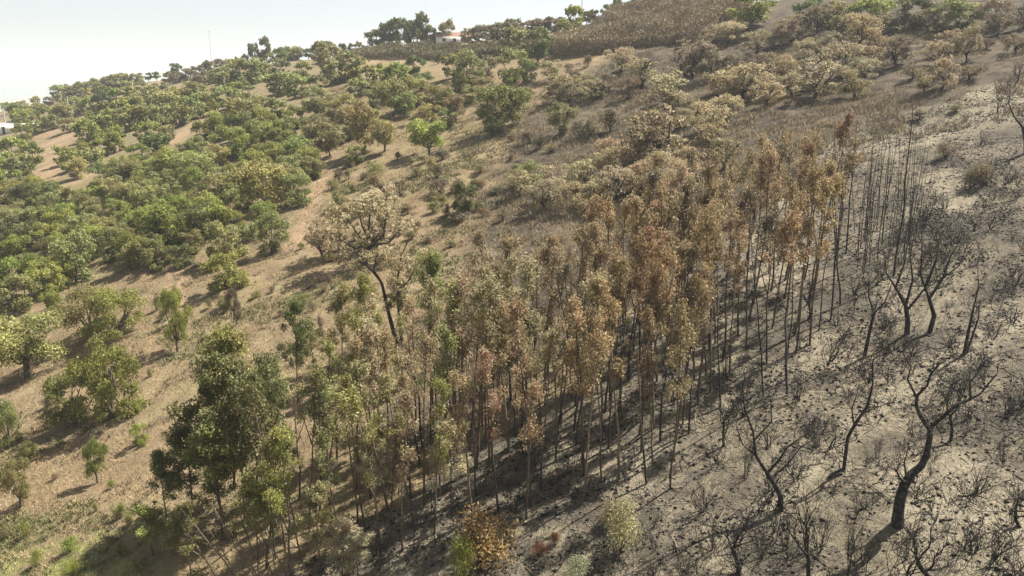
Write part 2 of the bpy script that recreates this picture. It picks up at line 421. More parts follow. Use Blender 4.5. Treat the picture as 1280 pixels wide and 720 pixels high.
def oak_proto(seed, leaf, n, style):
    """nominal 5 m tall, 5.4 m wide; style: tree, bush, scorched"""
    rng = np.random.default_rng(seed)
    R, low = 2.7, {'tree': 0.9, 'bush': 0.05, 'scorched': 0.9}[style]
    z0 = low + 0.36 * (5.0 - low); up, dn = 5.0 - 0.45 - z0, z0 - low
    nl = int(rng.integers(18, 25))
    cs, rs = [], []
    for k in range(nl):
        th = 2.399 * k + rng.uniform(-0.6, 0.6); q = math.sqrt((k + 0.5) / nl)
        lr = rng.uniform(0.55, 1.0)
        rad = q * (R - 0.35 * lr) * rng.uniform(0.82, 1.05)
        dome = math.sqrt(max(0.05, 1 - (rad / R) ** 2))
        z = z0 + up * dome * rng.uniform(0.55, 1.0) - 0.15 if rng.random() < 0.55 else z0 + rng.uniform(-0.92, 0.2) * dn
        cs.append((rad * math.cos(th), rad * math.sin(th), z)); rs.append(lr)
    cs = np.array(cs) + rng.normal(size=(nl, 3)) * 0.15; rs = np.array(rs)
    wts = rs ** 2; which = rng.choice(nl, n, p=wts / wts.sum())
    d = unit(rng.normal(size=(n, 3)) + np.array([0, 0, 0.35]))
    rr = rs[which] * (rng.uniform(0.3, 1.0, n) ** 0.45) * rng.uniform(0.85, 1.12, n)
    # ragged lobes: radius follows a direction noise
    lump = 1 + 0.75 * vnoise(d[:, 0] * 2.2 + which * 7.1, d[:, 1] * 2.2 + d[:, 2] * 3.0, seed)
    C = cs[which] + d * (rr * lump)[:, None] * np.array([1.12, 1.12, 0.78])
    keep = C[:, 2] > (0.02 if style == 'bush' else 0.45)
    if style == 'scorched':
        keep &= vnoise(C[:, 0] * 1.4, C[:, 1] * 1.4 + C[:, 2] * 2, seed + 5) > -0.16
    C, d = C[keep], d[keep]
    A = unit(rng.normal(size=C.shape))
    crown = leaf_mesh('crown', C, A, np.full(len(C), leaf), np.full(len(C), leaf * 0.62), rng, d + rng.normal(size=C.shape) * 0.45)
    # wood
    T = Tubes(); lean = rng.normal(size=2) * 0.25
    fork = np.array([lean[0], lean[1], low * 0.7 + 0.35])
    stem = np.array([[0, 0, -0.35], [lean[0] * 0.2, lean[1] * 0.2, fork[2] * 0.4], fork])
    T.add(stem, [0.26, 0.2, 0.17], 6)
    trunk = T.mesh('trunk')
    limbs = []
    order = rng.permutation(nl)[:(9 if style == 'scorched' else 6)]
    groups = [order[i::3] for i in range(3)]
    for g in groups:
        L = Tubes()
        for k in g:
            e = cs[k]; mid = fork * 0.45 + e * 0.55; mid[2] -= 0.12 * np.linalg.norm(e[:2] - fork[:2]); mid += rng.normal(size=3) * 0.18
            q1 = fork * 0.75 + e * 0.25; q1[2] -= 0.1; q1 += rng.normal(size=3) * 0.1
            pts = np.array([fork - [0, 0, 0.1], q1, mid, e])
            L.add(pts, [0.12, 0.09, 0.06, 0.03], 5)
            for _ in range(4 if style == 'scorched' else 2):
                p = pts[2] * rng.uniform(0, 1) + pts[3] * rng.uniform(0.3, 0.7); s = mid + (e - mid) * rng.uniform(0, 1)
                L.add(wander(s, rng.normal(size=3) + [0, 0, 0.5], rng.uniform(0.6, 1.1), 3, 0.35, 0.1, rng), [0.035, 0.028, 0.02, 0.01], 4)
        limbs.append(L.mesh('limb'))
    return {'trunk': trunk, 'limbs': limbs, 'crown': crown, 'h': 5.0, 'w': 5.4}

def euc_proto(seed, n, leaf, form):
    """nominal 10 m tall slender tree; form: thin, full, bare"""
    rng = np.random.default_rng(seed)
    H = 10.0
    lx, ly = rng.normal(size=2) * 0.35
    z = np.linspace(-0.3, H, 8); tt = np.clip(z / H, 0, 1)
    wob_ = np.cumsum(rng.normal(size=(8, 2)) * 0.06, axis=0)
    stem = np.stack([lx * tt ** 1.5 + wob_[:, 0] - wob_[0, 0], ly * tt ** 1.5 + wob_[:, 1] - wob_[0, 1], z], -1)
    T = Tubes(); T.add(stem, (0.052 if form == 'bare' else 0.056) * (1 - tt) ** 0.8 + 0.016, 6)
    def on(z_): 
        return np.array([np.interp(z_, z, stem[:, 0]), np.interp(z_, z, stem[:, 1]), z_])
    cl, cr, tw = [], [], T
    lo = {'thin': rng.uniform(0.46, 0.7), 'full': 0.3, 'bare': 0.3}[form]; spread = rng.uniform(0.75, 1.7) if form == 'thin' else 1.0; side = rng.uniform(0, 6.28)
    nb = {'thin': int(rng.integers(6, 13)), 'full': 26, 'bare': 16}[form]
    for k in range(nb):
        zz = H * (lo + (1 - lo) * (k + rng.random()) / nb)
        th = side + rng.normal() * 1.3 if form == 'thin' else rng.uniform(0, 2 * np.pi); fr = (zz / H - lo) / (1 - lo)
        ln = spread * {'thin': 0.95, 'full': 2.3, 'bare': 0.9}[form] * rng.uniform(0.5, 1.15) * (1.05 - 0.75 * fr ** 2)
        d = np.array([math.cos(th), math.sin(th), rng.uniform(0.5, 1.3)])
        b = wander(on(zz), d, ln, 4, 0.16, 0.05, rng)
        tw.add(b, [0.026, 0.02, 0.015, 0.011, 0.006], 4)
        cl.append(b[-1]); cr.append(rng.uniform(0.26, 0.5) * (1.35 if form == 'full' else 1))
        cl.append(b[2] + rng.normal(size=3) * 0.12); cr.append(rng.uniform(0.16, 0.32) * (1.35 if form == 'full' else 1))
    if form != 'full' and rng.random() < 0.5:                       # a second leader
        fz = H * rng.uniform(0.3, 0.55); dth = rng.uniform(0, 6.28)
        b = wander(on(fz), (math.cos(dth) * 0.35, math.sin(dth) * 0.35, 1), H * rng.uniform(0.25, 0.42), 5, 0.06, 0.08, rng)
        T.add(b, np.linspace(0.042, 0.012, 6), 5)
        for q in (3, 4, 5): cl.append(b[q] + rng.normal(size=3) * 0.15); cr.append(rng.uniform(0.22, 0.45))
    for f_ in (0.93, 0.97, 1.0, 1.03) if form == 'full' or rng.random() < 0.75 else ():
        cl.append(on(min(H * f_, H)) + [0, 0, H * max(0, f_ - 1)] + rng.normal(size=3) * 0.12); cr.append(rng.uniform(0.25, 0.38))
    for k in range(9):                       # dead twigs on the bare stem
        zz = H * rng.uniform(0.08, max(lo, 0.5)); th = rng.uniform(0, 2 * np.pi)
        b = wander(on(zz), (math.cos(th), math.sin(th), rng.uniform(0.3, 1.2)), rng.uniform(0.3, 0.9), 3, 0.2, 0.05, rng)
        tw.add(b, [0.016, 0.013, 0.01, 0.006], 3)
    out = {'trunk': T.mesh('trunk'), 'limbs': [], 'crown': None, 'h': H, 'w': 3.6 if form == 'full' else 2.2}
    if form != 'bare':
        cl, cr = np.array(cl), np.array(cr); keepc = rng.random(len(cl)) > 0.12; cl, cr = cl[keepc], cr[keepc]
        w = cr ** 2; which = rng.choice(len(cl), n, p=w / w.sum())
        d = unit(rng.normal(size=(n, 3)))
        C = cl[which] + d * (cr[which] * rng.uniform(0.3, 1.1, n))[:, None] * np.array([1, 1, 1.25]) - np.array([0, 0, 0.1])
        A = unit(rng.normal(size=(n, 3)) * 0.75 + np.array([0, 0, -0.9]) + d * 0.4)
        out['crown'] = leaf_mesh('crown', C, A, np.full(n, leaf), np.full(n, leaf * 0.38), rng)
    return out

def burnt_branching(T, p, d, length, r, level, rng, upness=0.16, bend=0.3):
    seg = 4 if level < 3 else 3
    pts = wander(p, d, length, seg, bend, upness, rng)
    T.add(pts, np.linspace(r, r * 0.6, seg + 1), 6 if level < 2 else 4)
    if level >= 5 or length < 0.12: return
    kids = int(rng.integers(3, 5)) if level < 4 else 2
    dd = unit(pts[-1] - pts[-2])
    for k in range(kids):
        q = pts[-1] if k < 2 else pts[int(rng.integers(1, seg))]
        side = unit(rng.normal(size=3)); side[2] = side[2] * 0.5 + 0.1
        burnt_branching(T, q, dd * 0.8 + side * rng.uniform(0.45, 1.0), length * rng.uniform(0.5, 0.8), max(r * rng.uniform(0.45, 0.66), 0.010), level + 1, rng, upness, bend)

def burnt_oak_proto(seed, h=4.5):
    rng = np.random.default_rng(seed)
    T = Tubes(); trunk = wander((0, 0, -0.3), (rng.normal() * 0.3, rng.normal() * 0.3, 1), h * 0.34 + 0.3, 5, 0.22, 0.15, rng)
    T.add(trunk, np.linspace(0.17, 0.12, 6), 7)
    limbs = []
    for k in range(int(rng.integers(3, 5))):
        L = Tubes(); th = 2 * np.pi * k / 3.5 + rng.uniform(-0.5, 0.5)
        burnt_branching(L, trunk[-1] if k < 3 else trunk[3], (math.cos(th), math.sin(th), rng.uniform(0.5, 1.3)), h * 0.27, 0.075, 2, rng)
        limbs.append(L.mesh('limb', None))
    return {'trunk': T.mesh('trunk'), 'limbs': limbs, 'crown': None, 'h': h, 'w': h}

def burnt_shrub_proto(seed, h=1.8, stems=6):
    rng = np.random.default_rng(seed)
    limbs = []
    for k in range(stems):
        L = Tubes(); th = rng.uniform(0, 2 * np.pi)
        burnt_branching(L, (rng.normal() * 0.06, rng.normal() * 0.06, -0.1), (math.cos(th) * 0.8, math.sin(th) * 0.8, rng.uniform(0.8, 2.0)), h * 0.42, 0.022, 3, rng, 0.12, 0.22)
        limbs.append(L.mesh('stem'))
    return {'trunk': None, 'limbs': limbs, 'crown': None, 'h': h, 'w': h}

def shrub_proto(seed, leaf, n):
    """nominal 2 m tall 2.6 m wide dome"""
    rng = np.random.default_rng(seed)
    k = 9; th = rng.uniform(0, 2 * np.pi, k); rad = rng.uniform(0, 0.85, k)
    cs = np.stack([rad * np.cos(th), rad * np.sin(th), rng.uniform(0.55, 1.35, k) * (1.15 - 0.45 * rad)], -1); rs = rng.uniform(0.35, 0.6, k)
    which = rng.integers(0, k, n); d = unit(rng.normal(size=(n, 3)) + [0, 0, 0.3])
    C = cs[which] + d * (rs[which] * rng.uniform(0.3, 1.15, n))[:, None]
    up_ = C[:, 2] > 0.05; C, d = C[up_], d[up_]
    A = unit(rng.normal(size=C.shape) * 0.8 + [0, 0, 0.7])
    crown = leaf_mesh('foliage', C, A, np.full(len(C), leaf), np.full(len(C), leaf * 0.5), rng, d + rng.normal(size=C.shape) * 0.5)
    T = Tubes()
    for c in cs: T.add([(0, 0, -0.15), c * 0.5 + rng.normal(size=3) * 0.06, c], [0.03, 0.022, 0.01], 4)
    return {'trunk': T.mesh('stem'), 'limbs': [], 'crown': crown, 'h': 2.0, 'w': 2.6}

NV = 5
PROTO = {}
for lod, leaf, n in (('near', 0.17, 9500), ('mid', 0.27, 4600), ('far', 0.5, 1600)):
    for k in range(NV):
        PROTO['tree', lod, k] = oak_proto(100 + k, leaf, n, 'tree')
        PROTO['bush', lod, k] = oak_proto(200 + k, leaf, n, 'bush')
        PROTO['scorched', lod, k] = oak_proto(300 + k, leaf * 0.9, int(n * 0.85), 'scorched')
    for k in range(NV):
        PROTO['shrub', lod, k] = shrub_proto(400 + k, leaf * 0.6, n // 4)
for k in range(16): PROTO['euc', 'thin', k] = euc_proto(700 + k, 1500, 0.18, 'thin')
for k in range(6): PROTO['euc', 'full', k] = euc_proto(520 + k, 6500, 0.22, 'full')
for k in range(6): PROTO['euc', 'bare', k] = euc_proto(540 + k, 0, 0, 'bare')
for k in range(6): PROTO['burnt', 'near', k] = burnt_oak_proto(600 + k)
for k in range(6): PROTO['burntshrub', 'near', k] = burnt_shrub_proto(640 + k, 1.8, 4 + k)

# ------------------------------------------------------------------ things
THINGS = []        # [object, label or None, look, noun, u, v]
def put(o, parent, color=None, **props):
    o.parent = parent
    if color is not None: o.color = (*color, 1)
    for k, v in props.items(): o[k] = v
    COL.objects.link(o)
    return o
PAL = {'g': ((0.250, 0.262, 0.066), 'green'), 'o': ((0.285, 0.280, 0.105), 'grey-green'), 'b': ((0.240, 0.265, 0.062), 'bright green'),
       'd': ((0.135, 0.148, 0.050), 'dark green'), 's': ((0.36, 0.29, 0.165), 'straw-coloured'), 'k': ((0.27, 0.225, 0.122), 'khaki'),
       'r': ((0.265, 0.185, 0.098), 'rust-brown'), 'n': ((0.18, 0.142, 0.088), 'dull brown'), 'p': ((0.40, 0.37, 0.23), 'pale cream'),
       't': ((0.345, 0.255, 0.138), 'tan'), 'c': ((0.235, 0.226, 0.085), 'olive')}
BLACK = (0.030, 0.026, 0.023)
def plant(name, proto, u, v, hpx=None, wpx=None, col='g', pale=0.0, bark=(0.10, 0.085, 0.065), char=-9.0, label=None, noun='tree', look=None,
          category='tree', group=None, hm=None, wm=None, xy=None, tilt=0.0, rot=None, grow=1.0, hgrow=0.5):
    if xy is None: x, y, z, dep = at(u, v)
    else:
        x, y = xy; z = float(height(x, y)); dep = float(project(x, y, z)[2])
    sc = dep / F
    if wpx: wpx *= grow; hpx *= 1 + (grow - 1) * hgrow
    h = hm if hm else hpx * sc / max(0.75, math.cos(PITCH + math.atan((v - 360) / F)))
    w = wm if wm else (wpx * sc if wpx else proto['w'] * h / proto['h'])
    e = bpy.data.objects.new(name, None); COL.objects.link(e)
    e.empty_display_size = 0.3
    e.location = (x, y, z - 0.03)
    e.rotation_euler = (random.gauss(0, 0.045 if name.startswith(('euc', 'burnt')) else 0.02), tilt + random.gauss(0, 0.02), random.uniform(0, 6.28) if rot is None else rot)
    e.scale = (w / proto['w'], w / proto['w'], h / proto['h'])
    base, word = PAL[col]
    j = random.gauss(1, 0.11)
    cc = tuple(max(0.01, c * j * random.gauss(1, 0.05)) for c in base)
    bj = random.gauss(1, 0.12); bc = tuple(c * bj for c in bark)
    if proto['trunk'] is not None:
        tk = put(bpy.data.objects.new('stem' if proto['trunk'].name.startswith('stem') else 'trunk', proto['trunk']), e, bc, char_height=char)
    for L in proto['limbs']:
        put(bpy.data.objects.new(L.name.split('.')[0], L), e, bc, char_height=char)
    if proto['crown'] is not None:
        put(bpy.data.objects.new(proto['crown'].name.split('.')[0], proto['crown']), e, cc, pale=float(pale))
    e['category'] = category
    if group: e['group'] = group
    THINGS.append([e, label, look or word, noun, u, v, x, y, h])
    return e

def lod_for(v, u):
    d = at(u, v)[3]
    return 'near' if d < 85 else ('mid' if d < 170 else 'far')

_cnt = [0]
def oak(u, v, w, h, col='g', style='bush', label=None, **kw):
    _cnt[0] += 1
    lod = lod_for(v, u)
    pale = {'s': 0.22, 'k': 0.16, 'n': 0.05, 'p': 0.35, 't': 0.2}.get(col, 0.008)
    scor = style == 'scorched'
    nm = {'tree': 'oak_tree', 'bush': 'oak_tree', 'scorched': 'scorched_oak'}[style]
    noun = {'tree': 'single-trunked oak', 'bush': 'bushy oak', 'scorched': 'scorched oak'}[style]
    return plant(nm, PROTO[style, lod, _cnt[0] % NV], u, v, h, w, col, pale, bark=kw.pop('bark', (0.045, 0.038, 0.032) if scor else (0.11, 0.095, 0.075)),
                 label=label, noun=noun, grow=kw.pop('grow', 1.22), category='oak tree', group='scorched oaks on the upper slope' if scor else 'oaks on the unburnt slope', **kw)
def shrub(u, v, w, h, col='n', label=None, **kw):
    _cnt[0] += 1
    lod = lod_for(v, u)
    return plant('shrub', PROTO['shrub', lod, _cnt[0] % NV], u, v, h, w, col, {'s': 0.2, 'p': 0.3, 'n': 0.04}.get(col, 0.03), bark=(0.06, 0.05, 0.04),
                 label=label, noun='low rounded shrub', category='shrub', group='shrubs on the open slope', **kw)

# ---- left woodland: base u, base v, crown width px, height px, colour, style
LEFT = '''18 206 50 40 g b;40 208 36 34 g b;6 222 36 34 g b;26 218 34 30 o b;4 240 36 32 g b;32 226 26 26 d b;56 234 24 30 b b;12 262 40 34 g b;36 262 36 32 d b
56 262 34 34 d b;72 268 32 32 o b;16 284 32 30 c b;90 214 32 30 g b;98 224 30 28 o b;80 206 26 26 g b;118 208 30 28 o b;110 200 28 26 g b;128 198 32 30 g b
143 191 38 34 g b;165 186 36 32 o b;182 178 30 28 g b;196 191 28 28 d b;174 202 24 22 g b;132 233 32 30 o b;150 233 30 30 c b;167 228 30 28 o b;186 234 32 30 g b
202 242 30 30 o b;140 255 34 34 o b;121 260 30 30 g b;161 262 30 34 o b;181 260 30 32 o b;96 264 30 30 o b;85 284 30 30 b b;10 298 34 34 c b;30 292 32 32 c b
50 285 28 30 g b;75 296 34 34 g b;60 311 30 32 g b;40 312 30 34 d b;25 328 30 34 b b;9 332 30 34 g b;100 302 34 34 o b;116 317 38 36 g b;96 352 44 60 o b
131 306 30 34 o b;136 326 26 36 d b;75 322 26 32 g b;55 332 26 32 d b;46 352 26 32 g b;19 356 32 34 b b;62 368 42 46 g b;20 392 46 50 o b;6 362 22 28 g b
164 338 32 46 g b;186 322 30 36 d b;170 292 36 36 g b;196 287 30 34 g b;160 294 26 28 o b;150 308 26 28 c b;203 310 48 56 g b;190 330 30 38 o b;219 306 34 38 b b
250 304 44 48 d t;268 292 34 40 g b;226 334 38 32 d b;197 336 36 34 c b;284 328 44 50 o b;286 360 46 44 g b;343 318 50 56 o b;330 282 28 30 g b;301 262 32 36 o b
265 284 38 44 b b;221 284 36 40 g b;200 288 34 36 g b;352 246 40 40 o b;371 232 30 36 o b;306 240 40 40 g b;285 238 28 30 o b;246 252 32 40 g b
276 254 32 38 o b;216 256 26 30 o b;190 252 28 30 o b;226 228 44 44 g t;241 236 40 44 o t;206 232 30 32 o b;196 220 24 26 g b;258 180 30 28 g b;290 198 42 40 g b
275 210 28 28 o b;321 180 32 30 g b;337 186 28 32 g b;352 192 32 32 g b;367 208 32 34 o b;197 138 30 28 o b;206 146 32 30 o b;226 136 28 28 g b;240 150 38 36 o b
246 130 28 26 c b;226 158 32 32 g b;256 140 28 28 o b;263 130 24 24 c b;286 136 38 32 o b;301 126 28 24 g b;281 114 32 28 o b;311 106 32 32 c b;322 100 30 28 g b
296 100 26 24 o b;349 97 24 24 d b;352 118 44 26 o b;330 134 16 14 n b;291 160 42 40 g b;311 162 42 42 o b;326 168 32 34 g b;274 174 32 32 g b;300 176 32 34 d b
341 183 32 34 g b;356 178 28 32 c b;190 180 32 32 g b;345 206 30 26 g b;388 224 30 30 o b;312 196 30 30 b b;330 205 32 28 c b;318 222 34 34 g b;342 236 34 30 c b
290 290 26 28 g b;312 300 22 24 o b;238 318 28 30 c b;152 262 26 26 g b;108 272 28 28 c b;66 282 24 24 o b;44 270 24 26 c b;24 250 30 28 o b;44 246 26 26 g b
64 252 24 24 b b;112 232 28 28 c b;176 246 26 26 g b;160 218 26 26 g b;210 176 24 22 o b;250 196 26 26 o b;236 196 24 20 o b;262 218 26 28 o b;234 270 30 32 c b
250 262 26 28 o b;122 284 28 28 c b;148 278 28 28 g b;86 308 26 28 o b;108 328 26 28 d b;36 346 26 28 o b;80 344 26 30 g b;4 312 26 28 d b;178 312 26 30 o b;210 330 26 26 c b'''
def left_grow(u, v):
    if u < 46 and 160 < v < 225: return 0.9
    if u < 75 and v < 150: return 0.8
    x, y, *_r = at(u, v)
    return 0.95 if any(line_d(T, np.array([x]), np.array([y]))[0] < w + 3.0 for T, w in TRACKS) else 1.22
GAPS = [(60, 218), (62, 204), (64, 192), (62, 180), (70, 168), (98, 172), (102, 162), (86, 228), (100, 222), (114, 214), (138, 192), (152, 188), (168, 183), (180, 178), (215, 180), (226, 170), (240, 160),
        (255, 146), (268, 134), (188, 110), (196, 100), (210, 113), (228, 110), (380, 285), (390, 255), (397, 235), (400, 205)]
def clear(u, v, w, h):
    return not any(((a - u) / (0.40 * w)) ** 2 + ((b - v + h * 0.5) / (0.42 * h)) ** 2 < 1 for a, b in GAPS)
for line in LEFT.replace('\n', ';').split(';'):
    a = line.split()
    if len(a) == 6 and clear(*map(float, a[:4])): oak(float(a[0]), float(a[1]), float(a[2]), float(a[3]), a[4], {'b': 'bush', 't': 'tree'}[a[5]], grow=left_grow(float(a[0]), float(a[1])))
oak(330, 266, 56, 60, 'o', 'tree', label='spreading oak showing pale forked limbs at the woodland edge by the dirt track', bark=(0.38, 0.33, 0.26))
# open ground on the left: larger single oaks
oak(34, 472, 88, 84, 'o', 'tree', label='large spreading grey-green oak with shaded trunks at the left edge')
oak(110, 422, 56, 58, 'o', 'bush', label='left one of two touching oaks standing alone on the dry slope')
oak(146, 420, 56, 58, 'g', 'bush', label='right one of two touching oaks standing alone on the dry slope')
oak(140, 522, 70, 100, 'b', 'bush', label='tall bright green oak casting a wide dark shadow on dry grass')
oak(92, 530, 54, 66, 'g', 'bush', label='green oak beside the tall bright green one, above the wide shadow')
oak(68, 393, 24, 32, 'b', 'tree', label='small bright green oak with a thin leaning shadow below the woodland')
oak(10, 558, 34, 50, 'c', 'bush', label='olive bush oak cut by the left edge above a sapling')
oak(26, 634, 32, 56, 'c', 'tree', label='slim olive sapling with a leaning stem near the lower left edge')
oak(36, 578, 20, 26, 'g', 'bush', label='small green bush just above the leaning sapling')
oak(122, 604, 24, 48, 'g', 'tree', label='slender green sapling with a dark blot of shadow beside it')
oak(176, 556, 18, 26, 'b', 'bush', label='small fresh green bush left of the dark bushy eucalypts')
oak(222, 440, 30, 78, 'g', 'tree', label='thin lone sapling on the dirt track with shadow below it')
oak(285, 385, 20, 16, 'c', 'bush', label='tiny olive bush beside a burnt curved stump on the dry slope')
oak(295, 408, 16, 50, 'n', 'scorched', label='curved dead sapling with hardly any leaves on the dry slope')
for a in ((150, 648, 22, 24, 'g'), (160, 660, 18, 18, 'c'), (33, 672, 20, 20, 'g'), (86, 692, 34, 22, 'b'), (46, 708, 28, 20, 'g'), (8, 672, 22, 20, 'c'), (92, 720, 34, 22, 'b'),
          (150, 692, 26, 16, 'b'), (196, 388, 18, 22, 'c'), (202, 400, 20, 12, 'n'), (170, 516, 20, 18, 'b'), (150, 418, 18, 16, 'c'), (262, 385, 14, 14, 'c'), (140, 612, 16, 14, 'g'),
          (60, 510, 20, 14, 'n'), (188, 470, 14, 12, 'c'), (320, 372, 18, 12, 'c'), (340, 366, 14, 10, 'n'), (350, 395, 16, 10, 'n'), (120, 640, 16, 12, 'c'), (70, 600, 14, 10, 'n'),
          (415, 238, 26, 18, 'c'), (424, 226, 24, 16, 'n'), (436, 225, 16, 18, 'c'), (422, 262, 28, 24, 'c'), (418, 274, 20, 16, 'n'), (462, 208, 10, 10, 'b'), (376, 312, 16, 10, 'c')):
    shrub(*a)
MIDAREA = gpoly([(390, 330), (420, 200), (470, 200), (560, 190), (660, 190), (650, 260), (590, 310), (520, 330), (470, 420), (380, 420), (330, 380)])
rg2 = np.random.default_rng(9); lo2, hi2 = MIDAREA.min(0), MIDAREA.max(0); n2 = 0
while n2 < 46:
    p = rg2.uniform(lo2, hi2)
    if poly_sd(MIDAREA, p[:1], p[1:])[0] < 0 or any(line_d(T, p[:1], p[1:])[0] < w + 1 for T, w in TRACKS): continue
    u, v, _d = (float(q) for q in project(p[0], p[1], float(height(*p)))); n2 += 1
    shrub(u, v, rg2.uniform(12, 34), rg2.uniform(8, 20), 'nnkcck'[n2 % 6], xy=(float(p[0]), float(p[1])))
# ---- middle of the hill
MID = '''411 92 32 42 c b;402 78 24 26 c b;421 104 34 30 o b;438 100 36 34 o b;370 122 30 30 o b;396 148 42 36 o t;456 112 38 30 g b;473 102 28 22 g b;496 108 34 28 b b
446 122 28 24 c b;482 130 34 32 o b;491 146 42 46 o t;520 132 38 36 o b;506 146 30 30 c b;546 138 32 32 c b;536 152 26 26 o b;520 94 24 24 d b;436 150 36 34 o b;456 164 38 34 o b
416 150 26 24 c b;556 132 26 24 o b;455 192 42 62 o t;481 190 32 44 o t;400 186 42 38 c b;413 196 24 34 c t;376 204 38 38 o b;386 218 34 36 g b;365 228 34 36 o b;391 226 30 30 o b
371 256 38 42 o b;672 82 38 42 d t;646 66 32 32 c b;640 104 40 44 o b;586 110 42 44 o b;566 98 26 30 c b;625 130 28 28 c b;637 110 12 14 b b;570 152 28 36 c t;700 168 34 38 c b
662 104 20 30 c b;480 104 26 20 c b;398 116 26 22 c b;378 98 24 22 c b;560 160 24 24 c b;604 120 26 24 c b;428 178 28 26 c b;350 148 28 26 o b;372 160 28 28 g b;390 170 26 26 c b
590 130 26 24 c b;612 76 24 20 n b;655 128 22 20 c b;530 112 24 22 c b;576 116 24 22 o b;466 138 26 26 c b;510 112 22 20 g b;446 204 24 24 o b'''
for line in MID.replace('\n', ';').split(';'):
    a = line.split()
    if len(a) == 6: oak(float(a[0]), float(a[1]), float(a[2]), float(a[3]), a[4], {'b': 'bush', 't': 'tree'}[a[5]], grow=1.12)
oak(537, 194, 40, 46, 'g', 'tree', label='small lone green tree with an oval shadow on the open middle slope')
oak(630, 163, 56, 54, 'd', 'tree', bark=(0.36, 0.32, 0.26), label='dark green tree with a pale trunk and broad shadow on the middle slope')
oak(617, 172, 22, 26, 'c', 'tree', label='short olive tree at the foot of the pale-trunked dark tree')
oak(938, 36, 52, 40, 'b', 'tree', label='bright green oak with a flat dark base near the top edge')
oak(584, 268, 34, 40, 'd', 'bush', label='dark green bush with a tuft of fresh leaves on the open slope')
for a in ((548, 80, 10, 18, 'd'), (575, 276, 44, 14, 'n'), (662, 180, 34, 24, 'n'), (676, 186, 30, 22, 'n'), (726, 172, 34, 28, 'n'), (550, 240, 40, 22, 'n'), (546, 222, 30, 20, 'n'), (500, 244, 40, 24, 'k'),
          (470, 236, 40, 22, 'k'), (606, 104, 30, 24, 'n'), (612, 86, 30, 22, 'n'), (735, 84, 18, 18, 'n'), (762, 166, 50, 36, 'n'), (736, 172, 34, 24, 'n'), (690, 190, 22, 14, 'k'),
          (640, 176, 18, 12, 'n'), (520, 290, 22, 16, 'n'), (510, 268, 24, 16, 'n'), (540, 250, 22, 14, 'k'), (720, 146, 14, 18, 'c'), (458, 228, 22, 16, 'n'), (602, 236, 22, 14, 'k'), (640, 200, 16, 10, 'n')):
    shrub(*a)
# ---- scorched oaks of the upper slope
SCO = '''698 128 40 34 k;742 126 34 28 k;776 90 36 30 s;801 110 40 36 k;786 124 26 26 n;835 136 54 44 s;752 118 32 28 n;730 118 28 26 k;892 60 34 28 k;910 56 34 26 s;866 98 56 46 n;888 98 34 36 n
846 142 34 26 k;882 172 50 44 s;906 152 34 32 s;887 192 42 38 k;790 212 44 40 s;762 222 40 38 s;830 246 66 56 s;760 200 30 26 s;730 236 40 36 s;700 244 46 40 s;680 262 40 38 s;720 262 40 36 s
770 250 46 40 s;800 238 40 36 s;860 222 40 40 s;905 214 40 40 k;988 54 40 34 n;946 68 32 28 k;916 98 34 30 n;941 88 24 22 n;930 126 66 44 s;1012 34 36 34 d;1022 42 34 34 n;1046 34 36 34 c
1082 40 44 40 b;1072 60 46 42 k;1006 74 26 26 k;1052 98 54 42 k;1020 122 56 46 s;1068 122 36 36 k;1086 90 36 32 k;981 106 34 36 k;1002 88 26 24 k;1016 76 24 24 k;1092 32 40 34 b;1140 36 40 40 d
1198 38 56 36 c;1240 36 34 34 n;1120 82 34 36 n;1096 66 34 32 k;1232 62 16 14 n;1270 66 28 24 n;1175 82 34 28 k;1177 112 34 40 s;1155 116 24 32 k;960 96 30 30 n;900 116 34 28 k;1040 72 34 30 k
1104 46 30 28 n;1280 36 36 34 n;1160 40 30 28 n;965 60 26 24 n;1060 46 34 28 c;690 100 30 24 k;720 100 26 22 n;712 128 28 24 k;650 246 36 34 k;660 232 34 30 c;745 256 36 34 s;850 160 30 26 k
1245 46 30 30 n;1120 40 30 28 n;1075 104 34 30 k;990 120 34 28 k;958 132 36 30 s;905 132 36 34 s;1212 100 22 18 n;1140 100 24 18 n'''
for line in SCO.replace('\n', ';').split(';'):
    a = line.split()
    if len(a) == 5:
        oak(float(a[0]), float(a[1]), float(a[2]), float(a[3]), a[4], 'scorched' if a[4] in 'skn' else 'bush')
oak(820, 202, 80, 66, 'k', 'scorched', label='wide flat-topped scorched oak with a dark forked trunk on the upper slope')
oak(1187, 70, 40, 34, 'k', 'scorched', label='khaki scorched oak touching its leaning neighbour near the upper right corner')
oak(1208, 78, 28, 44, 'k', 'scorched', label='narrow scorched oak on a bent trunk near the upper right corner')
oak(404, 324, 42, 50, 's', 'scorched', label='pale scorched oak with a short dark trunk left of the half-burnt pair')
oak(458, 330, 80, 80, 's', 'scorched', label='broad straw-leaved scorched tree on the slope right of the dirt track')
oak(478, 300, 50, 66, 'p', 'scorched', label='pale cream scorched crown behind the broad straw-leaved tree')
for a in ((1182, 198, 34, 26, 'n'), (1230, 232, 50, 38, 'n'), (1214, 236, 40, 30, 'n'), (1150, 150, 40, 16, 'n'), (1195, 140, 30, 14, 'k')):
    shrub(*a)

